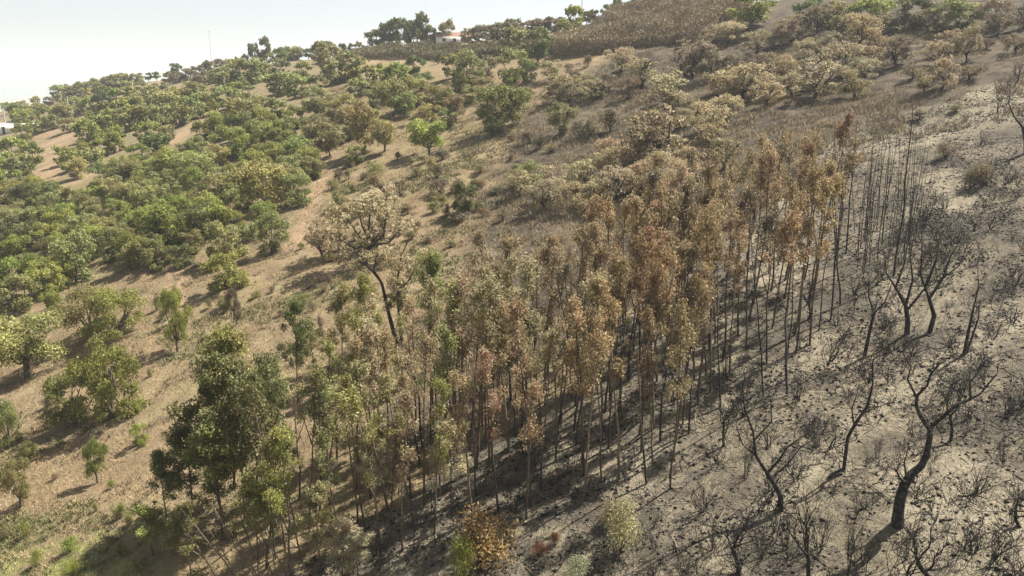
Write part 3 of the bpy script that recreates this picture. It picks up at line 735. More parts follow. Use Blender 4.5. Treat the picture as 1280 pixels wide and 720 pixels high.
# ---- eucalypt stand
_e = [0]
def euc(u, v, hm, form='thin', col='r', pale=0.12, wm=None, label=None, xy=None, tilt=0.0, char=3.0, look=None, bark=(0.13, 0.095, 0.06), group='eucalypts of the scorched stand'):
    _e[0] += 1
    k = _e[0] % (16 if form == 'thin' else 6)
    noun = {'thin': 'slender eucalyptus', 'full': 'bushy eucalyptus', 'bare': 'leafless burnt pole tree'}[form]
    return plant('eucalyptus_tree' if form != 'bare' else 'burnt_pole_tree', PROTO['euc', form, k], u, v, col=col, pale=pale, bark=bark, char=char, label=label, noun=noun,
                 category='eucalyptus' if form != 'bare' else 'burnt tree', group=group, hm=hm, wm=wm or (4.2 if form == 'full' else 2.2) * (hm / 10) ** 0.5 * random.uniform(0.85, 1.2),
                 xy=xy, tilt=tilt, look='charred' if form == 'bare' else look)
STAND = gpoly([(330, 640), (400, 585), (480, 535), (560, 505), (640, 465), (700, 428), (780, 392), (850, 366), (930, 335), (1000, 302), (1045, 290),
               (1075, 325), (1050, 400), (1010, 480), (985, 492), (940, 498), (890, 512), (858, 590), (845, 636), (790, 612), (720, 632), (655, 656), (580, 690), (480, 722), (350, 745), (300, 700)])
lo_, hi_ = STAND.min(0), STAND.max(0)
pts = []
rg = np.random.default_rng(77)
tries = 0
while len(pts) < 195 and tries < 30000:
    tries += 1
    p = rg.uniform(lo_, hi_)
    if poly_sd(STAND, p[:1], p[1:])[0] < 0.1: continue
    u, v, _d = project(p[0], p[1], float(height(p[0], p[1])))
    dmin = 0.8 if 520 < u < 900 else 1.3
    if u > 900: dmin = 1.4
    if pts and min((q[0] - p[0]) ** 2 + (q[1] - p[1]) ** 2 for q in pts) < dmin ** 2: continue
    pts.append((p[0], p[1], float(u), float(v)))
for x, y, u, v in pts:
    q = random.random()
    if u < 440:
        col, pale, hm = random.choice('ggcdp'), 0.12, random.uniform(7, 10.5)
    elif u < 560:
        col, pale, hm = random.choice('ccgttk'), 0.25, random.uniform(8, 11)
    elif u < 760:
        col, pale, hm = random.choice('ttrkk'), 0.22, random.uniform(8, 12)
    else:
        col, pale, hm = random.choice('rrtnr'), 0.1, random.uniform(8.5, 12)
    form = 'thin'
    if u > 880 and v > 370 and q < 0.55: form = 'bare'; hm *= 0.85
    elif u > 980 and q < 0.5: form = 'bare'; hm *= 0.9
    elif q < 0.2: form = 'bare'; hm *= 0.8
    euc(u, v, hm, form, col, pale, xy=(x, y), tilt=random.gauss(0, 0.06) - (0.10 if u < 420 else 0), char=random.uniform(0.2, 2.6) if form == 'thin' else random.uniform(2, 8), bark=random.choice(((0.19, 0.145, 0.095), (0.15, 0.11, 0.07), (0.10, 0.08, 0.06))))
# bare poles right of the stand
for k in range(34):
    u, v = random.uniform(1068, 1152), random.uniform(268, 345)
    euc(u, v, random.uniform(6, 9.6), 'bare', 'n', 0, char=12, bark=(0.06, 0.05, 0.04), wm=random.uniform(0.8, 1.25), group='bare burnt poles right of the stand')
euc(1117, 345, 12.5, 'bare', 'n', 0, char=14, bark=(0.03, 0.027, 0.024), label='tallest black bare pole in the cluster of burnt poles')
# greener trees at the lower left end
euc(276, 638, 9.8, 'full', 'd', 0.02, wm=4.5, label='dense dark green eucalyptus forming the left front of the stand', char=0.5)
euc(278, 668, 6.8, 'full', 'g', 0.06, wm=4.4, label='green eucalyptus low in front of the dense dark one', char=0.5)
euc(306, 650, 9.5, 'full', 'c', 0.12, wm=4.0, label='olive eucalyptus overlapping the right side of the dense dark one', char=0.5)
euc(350, 640, 9.5, 'full', 'd', 0.08, wm=3.4, label='dark narrow eucalyptus between the olive bushy one and slender stems', char=0.5)
euc(292, 612, 10.5, 'full', 'g', 0.05, wm=4.6, label='tall green eucalyptus right behind the dense dark one', char=0.5)
euc(325, 622, 9.0, 'full', 'c', 0.15, wm=4.0, label='olive bushy eucalyptus with pale leaves right of the dark green one', char=1)
euc(240, 655, 6.0, 'full', 'd', 0.02, wm=4.0, label='dark low-branched eucalyptus in the shade of the dense dark one', char=0.5)
euc(210, 662, 5.0, 'full', 'd', 0.02, wm=2.4, label='narrow dark conical eucalyptus at the lower left of the stand', char=0.5)
euc(192, 696, 3.2, 'full', 'g', 0.05, wm=2.8, label='low green bushy eucalyptus at the bottom left of the stand', char=0.5)
euc(238, 722, 4.2, 'full', 'c', 0.08, wm=2.2, label='small olive eucalyptus at the bottom edge left of leaning stems', char=0.5)
euc(372, 505, 7.6, 'full', 'd', 0.04, wm=2.9, label='dark green eucalyptus standing apart behind the stand', char=0.5)
euc(392, 470, 4.0, 'full', 'c', 0.1, wm=2.4, label='short olive eucalyptus right behind the dark one standing apart', char=0.5)
euc(430, 470, 7.0, 'full', 'c', 0.14, wm=2.8, label='olive thin-crowned eucalyptus left of the two-stemmed scorched tree', char=0.5)
euc(458, 480, 8.0, 'full', 'g', 0.1, wm=2.6, label='green eucalyptus with a narrow top left of the two-stemmed scorched tree', char=0.5)
euc(470, 560, 8.5, 'full', 'p', 0.3, wm=3.0, label='pale leaved eucalyptus in front of the two-stemmed scorched tree', char=1)
euc(548, 470, 9.0, 'full', 'c', 0.12, wm=2.7, label='olive eucalyptus with a dark left side at the back of the stand', char=1)
euc(345, 700, 5.6, 'full', 'b', 0.2, wm=2.6, label='light green short eucalyptus among leaning stems near the bottom', char=1)
euc(322, 712, 5.6, 'full', 'g', 0.2, wm=2.2, label='short eucalyptus with leaning stems left of the light green one', char=1)
for i, (u, v, hm, w) in enumerate(((402, 715, 5.0, 2.4), (428, 728, 3.4, 2.4), (448, 724, 2.8, 2.4), (500, 650, 5.4, 1.8), (566, 640, 5.2, 2.6), (354, 612, 3.2, 1.8), (470, 640, 4.6, 1.6), (840, 480, 3.5, 1.5))):
    euc(u, v, hm, 'full', 'p' if i else 'c', 0.3, wm=w, char=1)
for u, v, t in ((286, 742, -0.55), (312, 745, -0.45), (352, 735, -0.2), (372, 738, -0.15), (325, 705, -0.35), (330, 735, -0.42), (318, 720, -0.38), (345, 728, -0.3), (300, 730, -0.5), (360, 722, -0.26), (338, 690, -0.3)):
    euc(u, v, random.uniform(4.5, 6), 'bare', 'n', 0, tilt=t, rot=None, char=1.0, bark=(0.17, 0.13, 0.09), wm=1.2, group='leaning bare stems at the bottom') if False else \
        plant('burnt_pole_tree', PROTO['euc', 'bare', random.randrange(6)], u, v, col='n', bark=(0.17, 0.13, 0.09), char=0.5, noun='leaning bare stem', look='brown', category='burnt tree',
              group='leaning bare stems at the bottom', hm=random.uniform(4.5, 6), wm=1.3, tilt=t, rot=0.0)

# ---- two-stemmed scorched tree (hand laid skeleton, pixels relative to its base)
def skeleton(name, u, v, trunk, limbs, label, category, twigs=2, crown=None, bark=BLACK, group=None, seed=0, twig_len=0.8, flat=1.0):
    """trunk / limbs: lists of (du, dv, dy metres, radius m); laid out in metres about the base"""
    rng = np.random.default_rng(seed)
    x, y, z, dep = at(u, v); s = dep / F; cz = math.cos(PITCH + math.atan((v - 360) / F))
    conv = lambda L: (np.array([(a * s, c, -b * s / cz) for a, b, c, r in L]), [r * 0.95 for *_q, r in L])
    e = bpy.data.objects.new(name, None); COL.objects.link(e); e.location = (x, y, z - 0.05)
    e['category'] = category
    if group: e['group'] = group
    P, R = conv(trunk); P[0, 2] -= 0.3
    T = Tubes(); T.add(P, R, 8); put(bpy.data.objects.new('trunk', T.mesh('trunk')), e, bark, char_height=20.0 if bark == BLACK else -9.0)
    tips = []
    for L in limbs:
        P, R = conv(L); B = Tubes(); B.add(P, R, 6); tips.append(P[-1])
        for q in range(twigs):
            a = P[-1] if q == 0 else P[int(rng.integers(1, len(P)))]
            d = unit(P[-1] - P[-2]) + rng.normal(size=3) * 0.5
            burnt_branching(B, a, d, twig_len * rng.uniform(0.5, 1.0), min(R[-1] * 0.8, 0.028), 2, rng, 0.10, 0.3)
        put(bpy.data.objects.new('limb', B.mesh('limb')), e, bark, char_height=20.0 if bark == BLACK else -9.0)
    if crown:
        for cu, cv, dy, rw, rh, n, col, pale in crown:
            c = np.array([cu * s, dy, -cv * s / cz]); m = 9
            sub = c + rng.normal(size=(m, 3)) * np.array([rw * s, rw * s, rh * s]) * 0.5
            w = rng.integers(0, m, n); d = unit(rng.normal(size=(n, 3)))
            C = sub[w] + d * (rng.uniform(0.2, 1, n) * 0.42 * rw * s)[:, None]
            me = leaf_mesh('crown', C, unit(rng.normal(size=(n, 3)) + [0, 0, -0.5]), np.full(n, 0.26), np.full(n, 0.12), rng)
            put(bpy.data.objects.new('crown', me), e, PAL[col][0], pale=pale)
    THINGS.append([e, label, 'black', 'charred oak', u, v, x, y, 5])
    return e
skeleton('scorched_tree', 500, 430, [(0, 0, 0, .24), (-7, -14, 0, .2), (-13, -40, 0, .15), (-20, -75, .1, .12)],
         [[(-20, -75, .1, .1), (-34, -92, .2, .08), (-52, -106, .1, .06), (-68, -118, .2, .04)], [(-20, -75, .1, .09), (-28, -92, -.4, .07), (-22, -112, -.6, .05)],
          [(2, 0, .3, .17), (-1, -35, .4, .13), (-2, -75, .5, .1), (4, -105, .5, .07), (12, -122, .4, .04)], [(-1, -60, .4, .07), (16, -82, .8, .05), (26, -100, 1, .035)]],
         'two-stemmed scorched tree with a bare fork on its left', 'scorched tree', 3,
         [(-6, -98, .3, 30, 24, 1500, 's', .3), (20, -92, .6, 26, 22, 1200, 's', .3), (2, -62, .2, 16, 26, 900, 'c', .15), (-48, -104, .1, 20, 14, 500, 'k', .3)], bark=(0.045, 0.036, 0.03), seed=3)

# ---- charred oaks on the ash ground
skeleton('charred_oak', 1122, 656, [(0, 0, 0, .33), (-1, -12, 0, .27), (-1, -30, 0, .25), (2, -48, 0, .23), (10, -60, .05, .2), (21, -68, .1, .17), (26, -80, .1, .15), (27, -100, .1, .14), (26, -112, .1, .13)],
         [[(26, -110, .1, .12), (14, -124, .2, .10), (7, -136, .2, .085), (5, -148, .1, .075), (14, -160, 0, .06), (16, -172, 0, .05), (26, -186, -.1, .03)], [(5, -146, .1, .06), (-6, -164, .3, .045), (-4, -178, .3, .035), (-16, -194, .3, .02)],
          [(26, -112, .1, .11), (36, -128, -.2, .09), (48, -142, -.3, .075), (62, -147, -.3, .065), (76, -153, -.2, .05), (84, -164, -.2, .04), (92, -174, -.2, .03)], [(64, -148, -.3, .055), (58, -166, -.4, .04), (66, -178, -.4, .03), (70, -192, -.4, .02)],
          [(4, -50, 0, .1), (-8, -58, -.3, .06), (-14, -66, -.4, .03)], [(6, -54, .2, .06), (4, -70, .4, .035), (8, -84, .5, .015)]],
         'forked charred oak with a thick sooty trunk and two bent limbs', 'charred oak', 4, seed=5, twig_len=0.9)
skeleton('charred_oak', 976, 640, [(0, 0, 0, .17), (-2, -18, 0, .15), (-12, -34, .1, .13), (-20, -44, .1, .12)],
         [[(-20, -44, .1, .1), (-34, -62, .3, .075), (-40, -90, .3, .06), (-52, -116, .4, .045), (-56, -140, .4, .03)], [(-20, -44, .1, .09), (-10, -62, -.2, .06), (-2, -78, -.3, .045), (14, -90, -.3, .03)],
          [(-16, -38, .1, .07), (6, -50, .4, .05), (22, -70, .5, .035), (36, -80, .4, .02)], [(-38, -80, .3, .05), (-20, -104, .1, .035), (-24, -128, 0, .02)], [(-34, -62, .3, .05), (-54, -78, 0, .03), (-64, -100, -.1, .02)]],
         'low twisted charred oak left of the forked one', 'charred oak', 5, seed=6, twig_len=0.9)
def burntoak(u, v, hpx, label, k, wpx=None, tilt=0.0):
    return plant('charred_oak', PROTO['burnt', 'near', k % 6], u, v, hpx, wpx or hpx * 0.85, 'n', bark=BLACK, char=20, label=label, noun='charred oak', look='black', category='charred oak',
                 group='charred oaks on the ash ground', tilt=tilt)
skeleton('charred_oak', 1134, 416, [(0, 0, 0, .2), (-1, -16, 0, .17), (-6, -34, 0, .14)],
         [[(-6, -34, 0, .12), (-20, -56, .1, .08), (-34, -74, .1, .05), (-38, -96, .1, .03)], [(-6, -34, 0, .1), (2, -64, .3, .07), (-4, -92, .4, .045), (-2, -116, .4, .025)], [(-4, -28, 0, .09), (14, -60, -.3, .06), (22, -92, -.3, .04), (20, -112, -.3, .02)],
          [(-20, -56, .1, .06), (-16, -84, -.2, .04), (-18, -108, -.2, .02)]], 'left one of the twin charred oaks with upswept twigs', 'charred oak', 3, seed=8, twig_len=1.3)
skeleton('charred_oak', 1161, 416, [(0, 0, 0, .17), (4, -22, 0, .15), (-4, -42, .1, .12)],
         [[(-4, -42, .1, .1), (-16, -70, .3, .07), (-18, -100, .3, .04), (-22, -124, .3, .02)], [(-4, -42, .1, .1), (8, -66, 0, .07), (14, -92, 0, .045), (24, -118, -.1, .025)], [(2, -62, 0, .06), (22, -84, -.4, .04), (28, -108, -.4, .02)],
          [(-10, -58, .2, .06), (2, -90, .4, .04), (4, -118, .5, .02)]], 'right one of the twin charred oaks with a kinked trunk', 'charred oak', 3, seed=9, twig_len=1.3)
skeleton('charred_oak', 1081, 440, [(0, 0, 0, .13), (3, -24, 0, .11), (6, -48, 0, .09)],
         [[(6, -48, 0, .07), (-2, -68, .1, .045), (-4, -92, .1, .02)], [(6, -48, 0, .07), (16, -62, -.2, .045), (22, -84, -.2, .02)], [(4, -36, 0, .05), (12, -58, .4, .03), (10, -80, .4, .015)]],
         'slim charred oak left of the twin charred oaks', 'charred oak', 2, seed=10)
skeleton('charred_oak', 1204, 446, [(0, 0, 0, .11), (2, -30, 0, .09), (4, -56, 0, .07)],
         [[(4, -56, 0, .06), (8, -84, .1, .035), (4, -104, .1, .02)], [(4, -2, .1, .1), (10, -22, .2, .07), (16, -46, .3, .045), (14, -66, .3, .025)]], 'two-stemmed thin charred oak right of the twin charred oaks', 'charred oak', 2, seed=11)
skeleton('charred_oak', 1284, 192, [(0, 0, 0, .26), (-4, -16, 0, .2), (-10, -32, 0, .16)],
         [[(-10, -32, 0, .12), (-22, -46, .2, .08), (-30, -60, .2, .05)], [(-8, -28, 0, .12), (2, -48, -.2, .08), (-2, -64, -.2, .04)]], 'charred oak cut by the right edge above the dark gully', 'charred oak', 3, seed=12, twig_len=1.4)
skeleton('leaning_charred_trunk', 1026, 604, [(0, 0, 0, .10), (14, -8, .2, .10), (30, -14, .3, .10), (33, -50, .5, .09), (42, -66, .6, .085), (56, -86, .7, .08)],
         [[(56, -86, .7, .07), (60, -110, .8, .055), (58, -136, .9, .035)], [(40, -64, .6, .05), (34, -84, .5, .035), (38, -104, .4, .02)], [(50, -78, .6, .04), (72, -88, .5, .025)]],
         'long crooked charred trunk lying up the slope between the charred oaks', 'fallen tree', 2, seed=13)
burntoak(1188, 552, 90, 'thin charred oak with an arched limb above right of the forked one', 2, 60)
burntoak(1247, 142, 34, 'small black bare tree beneath the upper right corner', 1, 26)
burntoak(1268, 106, 36, 'little bare tree on grey scrub near the upper right edge', 3, 30)
burntoak(866, 98, 46, 'dark leafless oak within the scorched trees by the ridge thicket', 4, 60)
burntoak(806, 112, 50, 'bare forked oak left of the dark leafless oak', 5, 46)
burntoak(1012, 734, 130, 'many-stemmed charred tree rising from the bottom edge', 0, 90)
burntoak(1054, 735, 100, 'straight black stump-like tree at the bottom edge', 3, 40)
burntoak(1172, 728, 96, 'bushy charred sapling below the forked oak at the bottom edge', 4, 96)
burntoak(926, 722, 90, 'tangled charred sapling at the bottom edge left of the many-stemmed one', 5, 100)
burntoak(905, 560, 76, 'leaning charred sapling right of the front stand trunks', 1, 50)
burntoak(1010, 400, 60, 'stunted charred oak among the bare trunks right of the stand', 2, 50)
burntoak(1276, 660, 60, 'sooty twiggy stump at the right edge low in the burnt ground', 3, 70)
# charred shrubs and stems
CS = ((1256, 580, 60, 26), (1150, 570, 30, 34), (1095, 575, 36, 30), (1020, 560, 50, 40), (960, 560, 50, 34), (930, 520, 60, 34), (990, 530, 46, 30), (1060, 500, 40, 26), (1110, 480, 46, 26), (1140, 470, 30, 24),
      (1230, 480, 34, 20), (1245, 420, 30, 22), (1190, 400, 34, 24), (1215, 370, 30, 22), (1255, 360, 26, 20), (1265, 300, 24, 20), (1225, 182, 24, 18), (1170, 255, 30, 18), (1190, 300, 30, 40), (1215, 280, 24, 40),
      (1240, 250, 24, 40), (1262, 228, 26, 40), (1165, 325, 40, 40), (1150, 340, 50, 30), (1170, 345, 60, 30), (1040, 620, 40, 40), (1080, 640, 36, 40), (1220, 620, 50, 50), (1240, 700, 60, 60), (1200, 690, 46, 40),
      (1110, 715, 60, 50), (1080, 722, 60, 50), (980, 690, 60, 50), (950, 700, 56, 40), (890, 690, 50, 40), (880, 640, 50, 30), (870, 720, 50, 40), (820, 690, 40, 30), (905, 470, 60, 26), (950, 440, 40, 24),
      (1000, 440, 44, 26), (1040, 450, 40, 22), (1065, 400, 50, 30), (1090, 370, 40, 30), (770, 640, 36, 24), (1130, 620, 40, 34), (1165, 640, 40, 34), (1025, 690, 70, 40), (1140, 700, 44, 36), (1262, 640, 44, 40),
      (1095, 330, 30, 30), (1130, 300, 28, 30), (1205, 545, 36, 30), (1270, 520, 30, 24), (1235, 555, 26, 24), (1000, 600, 40, 30), (930, 600, 50, 40), (895, 580, 50, 30), (1110, 420, 30, 30), (640, 640, 60, 40),
      (540, 640, 80, 44), (600, 610, 60, 40), (520, 690, 60, 40), (700, 600, 40, 40), (720, 560, 40, 40), (660, 570, 50, 40))
for i, (u, v, h, w) in enumerate(CS):
    plant('charred_shrub', PROTO['burntshrub', 'near', i % 6], u, v, h, w, 'n', bark=BLACK, char=20, noun='charred twiggy shrub', look='black', category='charred shrub', group='charred shrubs on the ash ground')

AREA = gpoly([(640, 735), (860, 620), (890, 500), (1000, 470), (1070, 330), (1180, 230), (1300, 200), (1300, 735)])
ax_, ay_ = AREA.min(0), AREA.max(0); got = []
while len(got) < 120:
    p = rg.uniform(ax_, ay_)
    if poly_sd(AREA, p[:1], p[1:])[0] < 0: continue
    u, v, _d = (float(q) for q in project(p[0], p[1], float(height(*p))))
    if u > 1290 or v > 735 or any((q[0] - p[0]) ** 2 + (q[1] - p[1]) ** 2 < 0.9 for q in got): continue
    got.append(p)
    hm = random.uniform(0.7, 2.4)
    plant('charred_shrub', PROTO['burntshrub', 'near', random.randrange(6)], u, v, col='n', bark=BLACK, char=20, noun='charred twiggy shrub' if hm > 1.3 else 'low charred twig clump', look='black',
          category='charred shrub', group='charred shrubs on the ash ground', hm=hm, wm=hm * random.uniform(0.7, 1.5), xy=(float(p[0]), float(p[1])))
# ---- bushes among the burnt trunks
def bush(u, v, w, h, col, label, pale=0.1, two=None):
    rng = np.random.default_rng(int(u + v))
    p = PROTO['shrub', 'near', int(u) % NV]
    e = plant('shrub', p, u, v, h, w, col, pale, bark=(0.05, 0.04, 0.03), label=label, noun='shrub', category='shrub')
    return e
M_OR = PAL.setdefault('a', ((0.31, 0.205, 0.085), 'orange'))
PAL['e'] = ((0.22, 0.095, 0.052), 'reddish')
bush(600, 716, 115, 74, 'a', 'round orange-leaved bush with green tufts at the bottom edge', 0.1)
bush(582, 728, 52, 70, 'b', 'green tufted shoot growing out of the orange-leaved bush', 0.0)
bush(676, 696, 34, 24, 'e', 'small reddish brown bush right of the orange-leaved one', 0.0)
bush(694, 684, 24, 18, 'e', 'low red-tinted sprig above the small reddish bush', 0.0)
bush(775, 690, 78, 64, 's', 'pale straw-coloured bush right of the reddish sprigs', 0.25)
bush(720, 728, 60, 34, 'p', 'pale straw bush cut by the bottom edge right of the orange one', 0.3)
bush(760, 655, 44, 30, 's', 'small straw-coloured bush behind the taller pale one', 0.3)

# ---- ridge line
EUR = '''470 56 22 24;486 58 24 34;500 58 26 36;514 58 24 32;527 56 20 36;538 56 14 22'''
for i, line in enumerate(EUR.split(';')):
    u, v, w, h = map(float, line.split())
    oak(u, v, w, h, 'd', 'tree', label=f'dark ridge eucalyptus, {["first", "second", "third", "fourth", "fifth", "last"][i]} from the left in the tall ridge clump')
RDG = '''448 56 10 12 o;558 50 16 22 o;548 50 10 12 d;585 46 16 14 k;624 36 24 14 d;640 32 20 18 d;598 48 18 14 n;612 44 18 14 n;655 38 18 14 n;668 36 18 14 n;684 32 10 14 d;700 34 12 12 d;717 36 18 22 b;708 36 12 12 c
733 30 12 12 d;742 28 12 14 d;760 24 14 16 d;770 22 10 20 d;783 18 10 14 d;792 16 12 16 d;690 40 20 14 n;675 44 20 14 n;640 46 20 14 n;620 50 20 14 n;600 58 20 14 n;650 52 20 14 n;705 44 20 14 c
317 74 10 22 d;330 74 14 24 d;306 72 8 12 d;260 80 10 12 d;220 92 10 12 d;213 93 8 8 d;235 88 5 5 d;152 98 9 10 d;120 105 9 9 d;127 104 7 8 o;146 99 6 8 d;185 94 8 9 d;195 92 9 9 d;172 96 8 8 o;160 98 8 8 o;290 78 14 10 o
300 76 14 10 o;345 72 16 12 o;360 68 16 12 o;372 64 14 12 o;365 74 18 14 o;350 80 18 14 d;385 66 10 10 d;398 58 12 14 d;408 56 14 16 d;428 58 8 12 d;440 58 8 10 d;480 60 14 8 n;520 62 16 8 c
70 112 12 10 o;80 112 12 10 o;90 110 12 9 o;100 108 12 9 o;110 107 12 9 o;136 104 12 9 o;75 122 14 12 o;90 120 14 11 c;105 118 14 11 c;122 114 14 11 c;140 110 14 11 c;155 108 14 11 o;170 106 14 11 c
20 133 13 9 o;6 131 13 11 g;45 132 14 12 o;62 132 14 12 n;80 131 14 12 o;96 130 16 13 n;112 128 16 13 o;128 124 16 13 c;145 120 16 13 n;160 116 16 12 o;176 114 14 11 c;28 138 15 13 o;12 142 15 13 g
50 142 16 14 c;70 143 16 14 c;40 150 17 15 o;58 155 18 16 g;78 153 18 15 o;30 160 19 17 g;45 168 22 19 g;66 162 20 17 c;84 150 16 13 o;100 142 18 14 o;116 140 18 14 g;132 136 18 15 d;148 132 18 15 b;163 128 18 14 b
20 150 16 14 o;86 165 20 16 c;120 156 20 17 g;138 152 20 18 o;154 148 20 17 g;170 142 20 17 o;186 130 16 14 c;200 122 16 14 c;214 118 16 13 c;216 126 14 12 o;140 165 22 20 g;158 165 22 20 o;174 160 22 20 g;190 156 22 20 o
205 156 20 18 o;122 172 22 20 g;250 112 14 12 n;236 100 14 10 n;222 104 14 11 n;246 96 14 10 n;262 92 14 11 n;276 88 14 11 n;240 118 14 11 c;266 104 16 13 c;212 104 12 10 c;30 178 24 22 g;110 182 24 22 g'''
for line in RDG.replace('\n', ';').split(';'):
    a = line.split()
    if len(a) == 5 and (float(a[1]) < 96 or clear(*map(float, a[:4]))): oak(float(a[0]), float(a[1]), float(a[2]), float(a[3]), a[4], 'tree' if a[4] == 'd' else 'bush', grow=min(left_grow(float(a[0]), float(a[1])) * 1.25, 1.5) if float(a[1]) > 90 else 1.35, hgrow=1.1)

# ------------------------------------------------------------------ stuff: brushwood, clods, tufts, twigs
def spikes(name, X, Y, H, W, mat, lean=0.25, per=3, seed=0, zoff=-0.05):
    """upright thin blades, joined"""
    rng = np.random.default_rng(seed); n = len(X)
    X = np.repeat(X, per) + rng.normal(size=n * per) * 0.12; Y = np.repeat(Y, per) + rng.normal(size=n * per) * 0.12
    H = np.repeat(H, per) * rng.uniform(0.5, 1.15, n * per); W = np.repeat(W, per)
    Z = height(X, Y) + zoff; th = rng.uniform(0, np.pi, n * per)
    d = np.stack([np.cos(th), np.sin(th), np.zeros_like(th)], -1) * (W / 2)[:, None]
    b = np.stack([X, Y, Z], -1)
    tip = b + np.stack([rng.normal(size=n * per) * lean * H, rng.normal(size=n * per) * lean * H, H], -1)
    V = np.stack([b - d, b + d, tip], 1).reshape(-1, 3)
    me = mesh_np(name, V, 3, np.arange(len(V))); me.materials.append(mat)
    o = bpy.data.objects.new(name, me); COL.objects.link(o); o['kind'] = 'stuff'
    return o
def brush_mass(name, X, Y, H, size, mat, seed, per=2):
    rng = np.random.default_rng(seed); X, Y, H = (np.repeat(q, per) for q in (X, Y, H)); n = len(X)
    X = X + rng.normal(size=n) * 0.3; Y = Y + rng.normal(size=n) * 0.3
    C = np.stack([X, Y, height(X, Y) + np.maximum(H, 0.4) * rng.random(n) ** 0.6], -1)
    A = unit(rng.normal(size=(n, 3)) * 0.7 + [0, 0, 1.0]); B = unit(np.cross(A, rng.normal(size=(n, 3))))
    L = (size * 1.8 * rng.uniform(0.6, 1.4, n))[:, None]; W = (size * 0.6 * rng.uniform(0.6, 1.4, n))[:, None]
    V = np.stack([C - B * W / 2, C + B * W / 2, C + A * L], 1).reshape(-1, 3)
    me = mesh_np(name, V, 3, np.arange(n * 3)); me.materials.append(mat)
    o = bpy.data.objects.new(name, me); COL.objects.link(o); o['kind'] = 'stuff'
    return o
def clods(name, X, Y, S, mat, seed, flat=0.6):
    rng = np.random.default_rng(seed); n = len(X)
    base = np.array([(1, 0, 0), (0, 1, 0), (-1, 0, 0), (0, -1, 0), (0, 0, 1), (0, 0, -1)], float)
    f = np.array([(0, 1, 4), (1, 2, 4), (2, 3, 4), (3, 0, 4), (1, 0, 5), (2, 1, 5), (3, 2, 5), (0, 3, 5)])
    V = base[None] * rng.uniform(0.55, 1.3, (n, 6, 1)) * S[:, None, None] * np.array([1, 1, flat])
    th = rng.uniform(0, 6.28, n); c, s = np.cos(th)[:, None], np.sin(th)[:, None]
    V = np.stack([V[..., 0] * c - V[..., 1] * s, V[..., 0] * s + V[..., 1] * c, V[..., 2]], -1)
    V += np.stack([X, Y, height(X, Y) + 0.1 * S], -1)[:, None, :]
    L = (f[None] + (np.arange(n) * 6)[:, None, None]).ravel()
    me = mesh_np(name, V.reshape(-1, 3), 3, L); me.materials.append(mat)
    o = bpy.data.objects.new(name, me); COL.objects.link(o); o['kind'] = 'stuff'
    return o
def scatter(poly_px, n, seed):
    P = gpoly(poly_px); rng = np.random.default_rng(seed); lo, hi = P.min(0), P.max(0)
    xs, ys = rng.uniform(lo[0], hi[0], n * 6), rng.uniform(lo[1], hi[1], n * 6)
    k = poly_sd(P, xs, ys) > 0
    return xs[k][:n], ys[k][:n]
X, Y = scatter([(690, 62), (740, 40), (800, 14), (860, -6), (945, -10), (935, 14), (925, 22), (900, 30), (870, 54), (800, 60), (740, 70), (695, 74)], 34000, 1)
o = brush_mass('dry_thicket', X, Y, 3.0 + 3.4 * vnoise(X / 5, Y / 5, 81) + 1.2 * vnoise(X / 1.6, Y / 1.6, 83), 0.24, M_BRUSH, 1, 9)
o['label'] = 'dense brown leafless thicket along the ridge'
X, Y = scatter([(440, 70), (520, 66), (610, 64), (690, 60), (690, 70), (600, 78), (520, 74), (445, 76)], 16000, 2)
o = brush_mass('olive_thicket', X, Y, 2.2 + 2.2 * vnoise(X / 5, Y / 5, 82) + 1.0 * vnoise(X / 1.6, Y / 1.6, 84), 0.26, M_BRUSH2, 2, 7)
o['label'] = 'low olive brown thicket in a strip below the ridge'

vis = [(-60, 790), (-60, 330), (90, 330), (340, 230), (420, 100), (640, 110), (800, 110), (1340, 110), (1340, 790)]
X, Y = scatter([(600, 260), (560, 150), (640, 100), (790, 66), (930, 45), (1300, 20), (1300, 150), (1000, 230), (860, 330), (700, 470), (560, 540), (480, 560), (520, 400)], 60000, 33)
k = vnoise(X / 3.5, Y / 3.5, 91) + 0.7 * vnoise(X / 1.3, Y / 1.3, 92) > 0.12
spikes('dead_undergrowth', X[k], Y[k], RNG.uniform(0.2, 0.8, k.sum()), np.full(k.sum(), 0.08), M_BRUSH, 0.45, 4, 34)
X, Y = scatter(vis, 120000, 3)
sdb = poly_sd(BURN, X, Y) + 2.5 * vnoise(X / 5, Y / 5, 5)
dens = vnoise(X / 3, Y / 3, 51) + 0.6 * vnoise(X / 1.1, Y / 1.1, 52)
k = (sdb < 0) & (dens > -0.12)
spikes('dry_grass', X[k], Y[k], RNG.uniform(0.10, 0.42, k.sum()), np.full(k.sum(), 0.05), M_STRAW, 0.6, 4, 3)
k = (sdb < -0.5) & (RNG.random(len(X)) < 0.09)
clods('pale_stones', X[k], Y[k], 0.03 + 0.10 * RNG.random(k.sum()) ** 3, M_STONE, 12)
k = (sdb < -0.5) & (vnoise(X / 2.5, Y / 2.5, 95) + 0.8 * vnoise(X / 0.7, Y / 0.7, 96) > 0.36)
spikes('dead_weeds', X[k], Y[k], RNG.uniform(0.15, 0.5, k.sum()), np.full(k.sum(), 0.07), M_DEAD, 0.5, 4, 13)
k = (sdb < -1) & (vnoise(X / 6, Y / 6, 54) + 0.5 * vnoise(X / 1.5, Y / 1.5, 55) > 0.22) & (X < 0)
spikes('green_weeds', X[k], Y[k], RNG.uniform(0.15, 0.45, k.sum()), np.full(k.sum(), 0.09), M_WEED, 0.5, 5, 4)
X, Y = scatter([(-60, 790), (-40, 645), (70, 640), (165, 655), (195, 700), (180, 790)], 2600, 8)
k = vnoise(X / 1.8, Y / 1.8, 61) > -0.05
